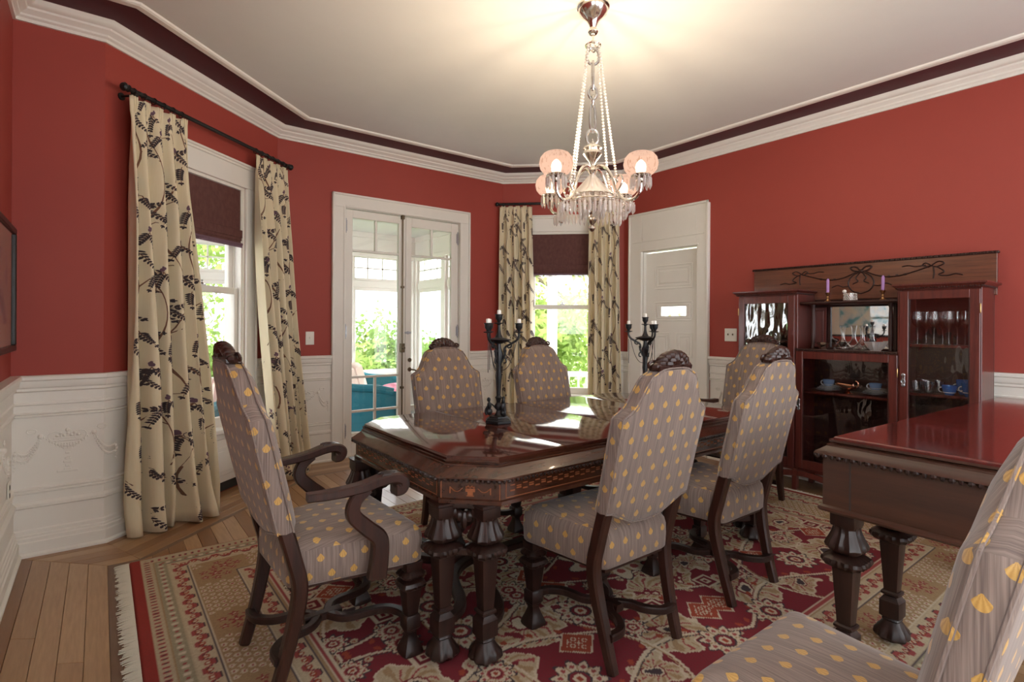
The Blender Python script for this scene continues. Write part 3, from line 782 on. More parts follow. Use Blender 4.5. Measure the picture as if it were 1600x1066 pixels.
# light inlay lines and little urns on the apron
apo = offset_poly(poly, -.0364)
m = MB(); mu = MB()
for i in range(8):
    a, b = apo[i], apo[(i + 1) % 8]; F = Fr(b, a); L = F.L
    if L < .3:
        F.box(m, .004, .007, 0, .0008, .600, .664); F.box(m, L - .007, L - .004, 0, .0008, .600, .664)
        tc = L / 2
        F.box(mu, tc - .018, tc + .018, 0, .001, .628, .640); F.box(mu, tc - .010, tc + .010, 0, .001, .616, .628); F.box(mu, tc - .014, tc + .014, 0, .001, .612, .615)
        for k in range(5): q = F.pt(tc - .014 + .007 * k, .0005, .645 + .003 * (k % 2)); mu.blob(q, (.004, .004, .004), 6, 4)
        for s in (-1, 1):
            mu.tube([F.pt(tc + s * (.028 + .045 * j / 8), .0008, .642 - .014 * math.sin(PI * j / 8)) for j in range(9)], .0018, 5)
            F.box(mu, tc + s * .075 - .002, tc + s * .075 + .002, 0, .001, .620, .645)
    else:
        for z in (.606, .664): F.box(m, .02, L - .02, 0, .0008, z, z + .003)
        for s in (.02, L - .023): F.box(m, s, s + .003, 0, .0008, .606, .667)
        k = int((L - .08) / .03)
        for j in range(k):
            t = .04 + (L - .08) * j / k
            F.box(mu, t, t + .022, 0, .001, .628 + .006 * (j % 2), .633 + .006 * (j % 2)); F.box(mu, t, t + .022, 0, .001, .642 + .006 * ((j + 1) % 2), .646 + .006 * ((j + 1) % 2))
mk('inlay_line', m, 'inlay_wood', tb, 0); mk('inlay_motif', mu, 'inlay_wood', tb, kind='stuff')
LP = []
for sx in (-1, 1):
    for sy in (-1, 1):
        for lx, ly in ((1.052, .398), (.935, .508)): LP.append((sx * lx, sy * ly))
leg_me = None
for p in LP:
    if leg_me is None:
        m = MB(); table_leg(m, (0, 0, 0), .598 + Z0); o = mk('leg', m, 'leg_wood', tb, loc=(p[0], p[1], 0)); leg_me = o.data
    else: mk('leg', leg_me, None, tb, loc=(p[0], p[1], 0))
m = MB()
table_leg(m, (0, 0, 0), .598 + Z0)
mk('centre_leg', m, 'leg_wood', tb, loc=(0, 0, 0))
for sx in (-1, 1):
    for sy in (-1, 1):
        a, b = Vector((sx * 1.052, sy * .398)), Vector((sx * .935, sy * .508))
        m = MB(); m.tube([(a.x, a.y, .405), (b.x, b.y, .405)], 1, w=(.022, .013), up=(0, 0, 1)); mk('shelf_rail', m, 'leg_wood', tb)
        c = a.lerp(b, .5); m = MB()
        for k in range(5): m.blob((c.x + (b.x - a.x) * (k - 2) * .12, c.y + (b.y - a.y) * (k - 2) * .12, .545 - .014 * (2 - abs(k - 2)) * .9), (.017, .017, .022 + .01 * (k == 2)), 8, 6)
        m.blob((c.x, c.y, .505), (.012, .012, .024), 8, 6); m.tube([(a.x, a.y, .575), (b.x, b.y, .575)], 1, w=(.018, .012), up=(0, 0, 1)); mk('carved_bracket', m, 'leg_wood', tb)
        # S-curved stretchers from each leg toward the middle
        m = MB(); m.tube(bez((sx * 1.052, sy * .398, .135), (sx * .80, sy * .36, .135), (sx * .98, sy * .06, .135), (sx * .62, 0, .135), 16), 1, w=(.023, .017), up=(0, 0, 1)); mk('stretcher', m, 'leg_wood', tb)
        m = MB(); m.tube(bez((sx * .935, sy * .508, .135), (sx * .70, sy * .47, .135), (sx * .85, sy * .10, .135), (sx * .50, 0, .135), 16), 1, w=(.023, .017), up=(0, 0, 1)); mk('stretcher', m, 'leg_wood', tb)
m = MB(); m.tube([(-.64, 0, .135), (.64, 0, .135)], 1, w=(.03, .017), up=(0, 0, 1)); mk('stretcher', m, 'leg_wood', tb)

# ================================================================== CHAIRS
RAKE = math.tan(math.radians(13.0))
def back_outline(w, top, sh, lo, dip, tw):
    """half outline of the upholstered back from bottom centre round to top centre, then mirrored"""
    h = [(0, lo - dip), (w * .35, lo - dip * .88), (w * .62, lo - dip * .45), (w * .84, lo - .004), (w * .98, lo), (w * .985, lo + .15), (w, sh - .03), (w, sh)]
    h += [(w * a, sh + (top - sh) * b) for a, b in ((.965, .05), (.86, .13), (.765, .26), (.71, .40), (.65, .58), (.60, .72), (.53, .86))] + [(tw, top - .004), (tw * .9, top), (tw * .5, top + .004), (0, top + .005)]
    return h + [(-a, b) for a, b in h[-2:0:-1]]
def back_mesh(ol, y0, y1, dome_f, dome_r, zc):
    """cushioned slab between y0 (rear) and y1 (front), bulging both ways; raked later"""
    m = MB(); n = len(ol); rings = []
    def ring(s, y): rings.append([(a * s, y, zc + (b - zc) * s) for a, b in ol])
    ring(.02, y0 - dome_r); ring(.5, y0 - dome_r * .9); ring(.85, y0 - dome_r * .45); ring(.975, y0 - .002); ring(1.0, y0 + .008)
    ring(1.012, (y0 + y1) / 2); ring(1.0, y1 - .010); ring(.975, y1 + .001); ring(.90, y1 + dome_f * .45); ring(.72, y1 + dome_f * .82); ring(.4, y1 + dome_f * .98); ring(.02, y1 + dome_f)
    for r in rings: m.v += r
    for i in range(len(rings) - 1):
        for k in range(n): k2 = (k + 1) % n; m.f.append((i * n + k, i * n + k2, (i + 1) * n + k2, (i + 1) * n + k))
    m.f.append(tuple(range(n))); m.f.append(tuple((len(rings) - 1) * n + k for k in range(n))); return m
def rake(m, z0=.50):
    m.xf(lambda x, y, z: (x, y - RAKE * (z - z0), z)); return m
def rounded_trap(wf, wr, yr, yf, r=.035):
    pts = [(-wr, yr), (-wf, yf), (wf, yf), (wr, yr)]; out = []
    for i in range(4):
        a, b, c = Vector(pts[i - 1]), Vector(pts[i]), Vector(pts[(i + 1) % 4])
        p, q = b + (a - b).normalized() * r, b + (c - b).normalized() * r
        for k in range(5): t = k / 4; v = p * (1 - t) ** 2 + b * 2 * t * (1 - t) + q * t * t; out.append((v.x, v.y))
        # points along the edge keep the dome round
        d = c + (b - c).normalized() * r
        for k in (1, 2, 3): v = q.lerp(d, k / 4); out.append((v.x, v.y))
    return out
def seat_mesh(wf, wr, yr, yf, zb, zt):
    ol = rounded_trap(wf, wr, yr, yf); n = len(ol); cx, cy = 0, (yr + yf) / 2; m = MB(); H_ = zt - zb
    R = [(.97, zb), (1.0, zb + .008), (1.012, zb + H_ * .35), (1.008, zb + H_ * .58), (.985, zb + H_ * .72), (.93, zb + H_ * .82), (.82, zb + H_ * .90), (.62, zb + H_ * .96), (.35, zb + H_ * .99), (.02, zt)]
    for s, z in R: m.v += [(cx + (a - cx) * s, cy + (b - cy) * s, z) for a, b in ol]
    for i in range(len(R) - 1):
        for k in range(n): k2 = (k + 1) % n; m.f.append((i * n + k, i * n + k2, (i + 1) * n + k2, (i + 1) * n + k))
    m.f.append(tuple(range(n))); m.f.append(tuple((len(R) - 1) * n + k for k in range(n))); return m
def crest_mesh(tw, z, y, h=.062):
    m = MB(); m.box(-tw * 1.12, tw * 1.12, y - .026, y + .026, z - .006, z + .014, .004)
    for k in range(9):
        a = PI * (k + .5) / 9; r = .72 + .28 * math.sin(a)
        m.blob((math.cos(a) * tw * .80, y, z + .010 + math.sin(a) * h * .62), (.026, .024, .020), 8, 6)
    for k in range(5):
        a = PI * (k + .5) / 5; m.blob((math.cos(a) * tw * .42, y, z + .008 + math.sin(a) * h * .40), (.026, .032, .020), 8, 6)
    for s in (-1, 1):
        m.blob((s * tw * 1.02, y, z + .008), (.022, .022, .016), 8, 6)
        m.tube([(s * tw * (1.0 - .25 * math.cos(a)), y + .02, z + .016 + .012 * math.sin(a)) for a in [k * PI / 5 for k in range(8)]], .006, 6)
    m.blob((0, y, z + h * .55), (.03, .03, .035), 10, 8); return m
def front_leg(m, c, h):
    k = h / .36; Z = lambda z: z * k
    m.lathe([(.030, Z(.325)), (.034, Z(.33)), (.036, h)], 16, c, 6)
    m.lathe([(.026, Z(.290)), (.032, Z(.296)), (.044, Z(.304)), (.047, Z(.312)), (.040, Z(.320)), (.030, Z(.328))], 40, c, 2.5, (.05, 12, 0, 9))
    m.lathe([(.034, Z(.252)), (.046, Z(.262)), (.049, Z(.272)), (.044, Z(.284)), (.028, Z(.292))], 40, c, 2.5, (.05, 16, Z(.255), Z(.28)))
    m.lathe([(.022, Z(.150)), (.034, Z(.254))], 16, c, 7)
    m.lathe([(.026, Z(.095)), (.030, Z(.10)), (.030, Z(.145)), (.026, Z(.152))], 16, c, 7)
    m.lathe([(.020, Z(.085)), (.026, Z(.09)), (.026, Z(.097))], 16, c, 4)
    m.lathe([(.040, 0), (.042, Z(.006)), (.038, Z(.022)), (.026, Z(.05)), (.019, Z(.072)), (.021, Z(.088))], 16, c, 4)
def rear_leg(m, s, xf, xs, top, up=.58):
    P = crom([(s * xf, .0, 0), (s * (xf + .006), .045, .16), (s * xs, .078, .34), (s * xs, .056, .46), (s * xs, .018, .60), (s * xs, .018 - RAKE * (top - .60), top)], 5)
    n = len(P); m.tube(P, [.80 + .25 * min(1, 3 * i / n) for i in range(n)], w=(.021, .023), up=(0, 1, .12))
def make_chair(name, label, arm=False):
    t = thing(name, label, 'chair', group='tall upholstered dining chairs')
    w, top, sh, lo, dip, tw = (.238, 1.080, .915, .575, .065, .084) if not arm else (.248, 1.105, .93, .555, .045, .098)
    wf, wr, yf = (.245, .187, .455) if not arm else (.275, .195, .515)
    ol = back_outline(w, top, sh, lo, dip, tw)
    y0, y1 = .008, .066
    b = mk('backrest', rake(back_mesh(ol, y0, y1, .034, .008, .80)), 'upholstery', t, 60)
    for y in (y0 + .004, y1 - .004):
        m = MB(); m.tube([(a * 1.004, y, .80 + (bb - .80) * 1.004) for a, bb in ol], .0038, 6, True); rake(m); mk('piping', m, 'upholstery', b)
    mk('seat', seat_mesh(wf, wr, .045, yf, .345, .512), 'upholstery', t, 60)
    m = MB(); pl = [(-wr + .02, .06), (-wf + .02, yf - .02), (wf - .02, yf - .02), (wr - .02, .06)]
    m.psweep(pl, [(.0, .330), (.0, .352), (.01, .356)]); mk('seat_rail', m, 'chair_wood', t)
    mk('crest', rake(crest_mesh(tw, top + .003, .036)), 'chair_wood', t)
    xf, xs = (.187, .206) if not arm else (.200, .216)
    fy = yf - .035; fx = wf - .040
    for s in (-1, 1):
        m = MB(); rear_leg(m, s, xf, xs, .68); mk('leg', m, 'chair_wood', t)
        m = MB(); front_leg(m, (s * fx, fy, 0), .345); mk('leg', m, 'leg_wood', t)
    # crossed stretcher: four S-curves meeting on a short bar
    cy = fy * .48; z = .120
    for s in (-1, 1):
        for ye, yc in ((fy, cy + .035), (.020, cy - .035)):
            m = MB(); sg = 1 if ye > cy else -1; xe = fx if sg > 0 else xf
            m.tube(crom([(s * xe, ye, z), (s * xe * .66, ye - sg * .004, z), (s * xe * .40, ye - sg * .055, z), (s * xe * .30, yc + sg * .035, z), (s * .012, yc - sg * .012, z)], 6), 1, w=(.017, .014), up=(0, 0, 1)); mk('stretcher', m, 'leg_wood', t)
    m = MB(); m.tube([(0, cy - .07, z), (0, cy + .07, z)], 1, w=(.020, .0145), up=(0, 0, 1)); mk('stretcher', m, 'leg_wood', t)
    if arm:
        for s in (-1, 1):
            m = MB(); P = crom([(s * .262, .085, .665), (s * .272, .16, .664), (s * .285, .26, .672), (s * .292, .335, .688), (s * .294, .385, .690), (s * .294, .412, .672), (s * .294, .405, .648), (s * .294, .380, .646)], 5); n = len(P)
            m.tube(P, [.80 + .35 * min(1, i / (n * .6)) for i in range(n)], w=(.017, .026), up=(1, 0, 0))
            a = mk('armrest', m, 'chair_wood', t)
            m = MB()
            for k in range(5): m.blob((s * .294 + (k - 2) * .009, .365 - .006 * abs(k - 2), .706), (.006, .032, .007), 6, 5)
            m.blob((s * .294, .392, .660), (.031, .016, .016), 8, 6); mk('carved_scroll', m, 'leg_wood', a)
            m = MB(); P = crom([(s * .288, .318, .345), (s * .288, .330, .43), (s * .288, .325, .485), (s * .287, .275, .535), (s * .288, .232, .585), (s * .290, .240, .632), (s * .290, .285, .668)], 5); n = len(P)
            m.tube(P, [1.2 - .5 * i / n for i in range(n)], w=(.028, .017), up=(1, 0, 0)); mk('arm_support', m, 'chair_wood', t)
            m = MB(); m.tube([(s * .283, .355, .35), (s * .283, .355, .47), (s * .283, .352, .48)], .007, 8); mk('gimp_edge', m, 'silver', t)
    return t
zr = .0135
A0 = make_chair('armchair', 'armchair with curved wooden arms at the near left end of the table', True)
A0.location = (.450, 2.065, zr); A0.rotation_euler = (0, 0, -PI / 2 + .02)
S0 = make_chair('dining_chair', 'side chair seen from behind between the armchair and the table\'s near side')
S0.location = (1.633, 1.285, zr); S0['label'] = 'armless chair turned away, nearest of the two along the near side of the table'
dup(S0, (2.405, 1.283, zr), 0, 'armless chair turned away, farther of the two on the near side, beside the cabinet')
dup(S0, (1.785, 2.965, zr), PI, 'armless chair across the table in front of the white French doors')
dup(S0, (2.59, 2.965, zr), PI, 'armless chair across the table in front of the right bay window')
dup(A0, (3.86, 2.06, zr), PI / 2, 'armchair at the far end of the table with openwork black crest, facing the camera')
dup(S0, (1.245, .236, zr), 0, 'large foreground chair at the lower right corner, cut off by the frame')

# ================================================================== SERVING TABLE (right)
sv = thing('serving_table', 'deep-aproned dark wooden serving table with polished red-brown top at the right', 'table', (2.03, .80, .0135), math.radians(-2.5))
SH = .855; SL, SD = 1.90, .62
pl = [(0, 0), (SL, 0), (SL, -SD), (0, -SD)]   # clockwise seen from above
m = MB(); m.psweep(pl, [(.0, SH - .020), (.0, SH - .004), (.004, SH)]); mk('table_top', m, 'server_top', sv)
m = MB(); m.psweep(pl, [(.002, SH - .018), (.010, SH - .010), (.010, SH - .018), (.003, SH - .022), (.016, SH - .027), (.016, SH - .033), (.028, SH - .042), (.042, SH - .052), (.046, SH - .060), (.030, SH - .068)], side=-1); mk('edge_moulding', m, 'server_wood', sv)
m = MB(); bead_row(m, offset_poly(pl, -.043), SH - .066, .022, .0085); mk('carved_beading', m, 'leg_wood', sv)
m = MB(); m.psweep(pl, [(.024, SH - .066), (.024, .618), (.034, .612), (.036, .604), (.030, .596), (.022, .594)], side=-1); mk('apron', m, 'server_wood', sv)
m = MB()
for a, b in (((-.0245, -.10), (-.0245, -SD + .10)),): m.box(-.0255, -.0240, -SD + .085, -.065, .622, .796)
m.box(.09, SL - .09, .0240, .0255, .622, .796); mk('apron_panel', m, 'server_wood', sv, 0)
m = MB()
for y in (-.062, -SD + .082): m.box(-.0258, -.0238, y, y - .004, .618, .80)
for x in (.085, SL - .085): m.box(x, x + .004, .0238, .0258, .618, .80)
mk('panel_groove', m, 'dark_slot', sv, 0)
first = None
for x, y in ((.045, -.025), (.045, -SD + .025), (.45, -.02), (.45, -SD + .02), (SL - .45, -.02), (SL - .45, -SD + .02), (SL - .045, -.025), (SL - .045, -SD + .025)):
    if first is None:
        m = MB(); table_leg(m, (0, 0, 0), .596, 1.1); first = mk('leg', m, 'leg_wood', sv, loc=(x, y, 0.0)).data
    else: mk('leg', first, None, sv, loc=(x, y, 0.0))

# ================================================================== RUG
RX0, RX1, RY0, RY1 = .122, 4.155, .53, 3.392
rug = thing('area_rug', 'large patterned red and beige oriental rug with cream fringe under the dining table', 'rug', ((RX0 + RX1) / 2, (RY0 + RY1) / 2, 0))
def rug_color(x, y):
    """weave colours for arrays x,y measured from the rug's corner"""
    W, Hh = RX1 - RX0, RY1 - RY0
    rng = np.random.default_rng(5)
    cream = np.array((.68, .58, .43)); tan = np.array((.42, .29, .16)); beige = np.array((.56, .46, .31)); red = np.array((.205, .022, .036)); orange = np.array((.36, .065, .035)); navy = np.array((.055, .05, .06)); rose = np.array((.38, .08, .08)); sage = np.array((.33, .30, .20))
    out = np.zeros(x.shape + (3,)); out[:] = red
    def put(mask, c): out[mask] = c
    # ---------------- field: mirrored quarters
    cx, cy = W / 2, Hh / 2
    u, v = np.abs(x - cx), np.abs(y - cy)
    wob = .012 * np.sin(u * 31 + 3 * np.sin(v * 17)) + .010 * np.sin(v * 37 + 2 * np.sin(u * 23)) + .006 * np.sin(u * 83) * np.sin(v * 71)
    # pale leafy patches
    for fx, fy, rr in ((.30, .62, .16), (.75, .25, .18), (1.05, .68, .17), (1.30, .30, .15), (.55, .75, .10), (.10, .35, .12), (.50, .10, .13), (1.0, .42, .14), (.30, .30, .10), (1.42, .78, .12), (.80, .88, .10)):
        d = np.hypot(u - fx, (v - fy) * 1.15) + wob * 1.6
        put(d < rr, beige); put((d < rr) & (d > rr - .012), cream)
        a = np.arctan2(v - fy, u - fx); lf = np.cos(a * 8 + d * 40)
        put((d < rr * .86) & (lf > .62), tan); put((d < rr * .80) & (lf < -.86), rose); put((d < rr * .35), red); put(d < rr * .26, cream); put(d < rr * .12, navy)
    # vine lines
    for k, (am, fq, ph, off) in enumerate(((.10, 5.2, 0, .42), (.08, 7.0, 1.3, .12), (.09, 6.1, 2.2, .74))):
        c = off + am * np.sin(u * fq + ph); put(np.abs(v - c) < .007, cream); put(np.abs(v - c - .014) < .003, navy)
        s = np.mod(u * 9 + k * .37, 1) - .5; dv = v - c
        put((np.hypot(s / 9 * 1.0, dv - .028) < .015), beige); put((np.hypot(s / 9, dv - .028) < .006), orange)
        put((np.hypot((np.mod(u * 9 + k * .37 + .5, 1) - .5) / 9, dv + .03) < .014), orange)
    for k, (am, fq, ph, off) in enumerate(((.09, 6.2, .4, .52), (.07, 5.0, 2.0, 1.0), (.08, 6.0, 1.0, 1.36))):
        c = off + am * np.sin(v * fq + ph); put(np.abs(u - c) < .006, cream); put(np.abs(u - c - .012) < .003, tan)
    # rosettes
    for fx, fy, rr in ((0, 0, .26), (.48, .30, .12), (.98, .12, .13), (1.35, .62, .13), (.80, .62, .11), (.18, .80, .11), (1.2, .05, .08), (.62, .03, .09), (1.02, .42, .08), (.40, .52, .07), (.28, .18, .06), (1.42, .10, .07), (1.16, .80, .07)):
        d = np.hypot(u - fx, v - fy); a = np.arctan2(v - fy, u - fx)
        pet = rr * (.86 + .14 * np.cos(a * 10)); put(d < pet, cream); put((d < pet) & (d > pet - .010), navy)
        put((d < rr * .70) & (np.abs(np.cos(a * 5)) < .22), tan); put(np.hypot(d - rr * .62, np.mod(a * 10 / (2 * PI) + .5, 1) * rr * .38 - rr * .19) < rr * .085, rose)
        put(d < rr * .40, navy if rr > .1 else rose); put(d < rr * .33, red); put(d < rr * .22, cream); put(d < rr * .11, orange)
    # square key motifs and orange lozenges
    for fx, fy in ((1.40, .44), (.92, .76), (.20, .47), (1.18, .18)):
        dd = np.maximum(np.abs(u - fx), np.abs(v - fy)); put(dd < .05, cream); put(dd < .036, red); put(dd < .020, cream); put(dd < .010, red)
    for fx, fy in ((1.28, .50), (.66, .46), (.45, .08), (.05, .62)):
        dd = np.abs(u - fx) * .9 + np.abs(v - fy); put(dd < .085, orange); put((dd < .085) & (dd > .076), cream); put((dd < .05) & (np.sin(u * 300) * np.sin(v * 300) > .2), cream)
    # ---------------- borders
    ends = np.minimum(x, W - x); sides = np.minimum(y, Hh - y); e = np.minimum(ends, sides + .02)
    along = np.where(ends < sides + .02, y, x)
    B = e < .565
    put(B, beige); z = along
    def line(a, b, c): put(B & (e > a) & (e < b), c)
    line(.046, .100, beige); dots = (np.sin(z * 2 * PI / .030) > .2); put(B & (e > .060) & (e < .084) & dots, rose); put(B & (e > .066) & (e < .078) & (np.sin(z * 2 * PI / .030) > .85), navy)
    line(.098, .102, tan); line(.104, .150, sage * 1.15); put(B & (e > .116) & (e < .138) & (np.sin(z * 2 * PI / .05) > .3), cream); put(B & (e > .120) & (e < .134) & (np.sin(z * 2 * PI / .05 + 3.1) > .7), rose)
    def meander(c, per, am):
        line(c - am - .02, c + am + .02, beige * 1.08)
        f = c + am * np.sign(np.sin(z * 2 * PI / per)) * np.minimum(1, np.abs(np.sin(z * 2 * PI / per)) * 1.6)
        put(B & (np.abs(e - f) < .0085), rose); put(B & (np.abs(e - f - .012) < .003), navy)
        s = (np.mod(z / per * 2, 1) - .5) * per / 2; put(B & (np.hypot(s, (e - c)) < .013), orange); put(B & (np.hypot(s, (e - c)) < .006), cream)
    line(.150, .155, navy * 1.5); meander(.195, .098, .018); line(.232, .236, navy * 1.5); line(.238, .244, cream)
    # wide band: tan ground, rows of pale florets, red star sprays
    wide = B & (e > .246) & (e < .428); put(wide, tan)
    pz, pe = .040, .030; iz, ie = np.floor(z / pz), np.floor((e - .246) / pe)
    fz, fe = (np.mod(z / pz + .5 * np.mod(ie, 2), 1) - .5) * pz, (np.mod((e - .246) / pe, 1) - .5) * pe
    grp = np.sin(z * 2 * PI / .52) > -.35
    put(wide & grp & (np.hypot(fz, fe) < .0125), cream); put(wide & grp & (np.hypot(fz, fe) < .005), rose)
    sz = (np.mod(z / .52 + .25, 1) - .5) * .52; se = e - .337; d = np.hypot(sz, se); a = np.arctan2(se, sz)
    inst = wide & (np.abs(sz + 0) < .10) & ~grp
    sz2 = (np.mod(z / .52 - .25 + .5, 1) - .5) * .52
    sz3 = (np.mod(z / .52 + .25 - .5 + .5, 1) - .5) * .52
    for oz, oe, rr in ((0, 0, .030), (.055, .0, .020), (-.055, 0, .020), (.03, .048, .018), (-.03, .048, .018), (.03, -.048, .018), (-.03, -.048, .018)):
        q = (np.mod(z / .52 - .75 + .5, 1) - .5) * .52
        d = np.hypot(q - oz, se - oe); a = np.arctan2(se - oe, q - oz)
        put(wide & (d < rr * (.70 + .45 * np.cos(a * 5))), rose * .85); put(wide & (d < rr * .22), cream)
    line(.428, .432, navy * 1.5); line(.434, .440, cream); meander(.480, .098, .018); line(.518, .522, navy * 1.5); line(.524, .534, tan); line(.534, .540, cream); line(.556, .565, cream)
    put((B) & (e > .541) & (e < .556), rose); 
    put((ends < .048), np.array((.33, .042, .035))); put((sides < .012) & (ends >= .048), np.array((.33, .042, .035)))
    return out
st = .0062; nx, ny = int((RX1 - RX0) / st), int((RY1 - RY0) / st)
gx = np.linspace(0, RX1 - RX0, nx + 1); gy = np.linspace(0, RY1 - RY0, ny + 1); X, Y = np.meshgrid(gx, gy)
col = rug_color(X, Y); col = np.concatenate([col, np.ones(col.shape[:2] + (1,))], 2)
vz = np.full(X.shape, .012); vz[0], vz[-1], vz[:, 0], vz[:, -1] = .001, .001, .001, .001
vs = np.stack([X - (RX1 - RX0) / 2, Y - (RY1 - RY0) / 2, vz], -1).reshape(-1, 3)
i = np.arange(ny)[:, None] * (nx + 1) + np.arange(nx)[None]; fa = np.stack([i, i + 1, i + nx + 2, i + nx + 1], -1).reshape(-1, 4)
me = bpy.data.meshes.new('pile'); me.vertices.add(len(vs)); me.vertices.foreach_set('co', vs.ravel())
me.loops.add(fa.size); me.loops.foreach_set('vertex_index', fa.ravel().astype(np.int32)); me.polygons.add(len(fa))
me.polygons.foreach_set('loop_start', np.arange(0, fa.size, 4, dtype=np.int32)); me.update(calc_edges=True); me.validate()
ca = me.color_attributes.new('weave', 'FLOAT_COLOR', 'POINT'); ca.data.foreach_set('color', col.reshape(-1).astype(np.float32)); me.materials.append(MAT['rug_pile'])
mk('pile', me, None, rug)
for sx in (-1, 1):
    m = MB(); n = 420
    for k in range(n):
        y = -(RY1 - RY0) / 2 + (RY1 - RY0) * (k + .5) / n; x0 = sx * (RX1 - RX0) / 2; L = .055 + random.uniform(-.012, .010); dy = random.uniform(-.006, .006); w_ = .0034
        m.tube([(x0, y, .006), (x0 + sx * L * .5, y + dy * .4, .006 + random.uniform(-.002, .001)), (x0 + sx * L, y + dy, .003)], [w_, w_ * .9, w_ * .5], 5)
    mk('fringe', m, 'fringe_cream', rug, kind='stuff')
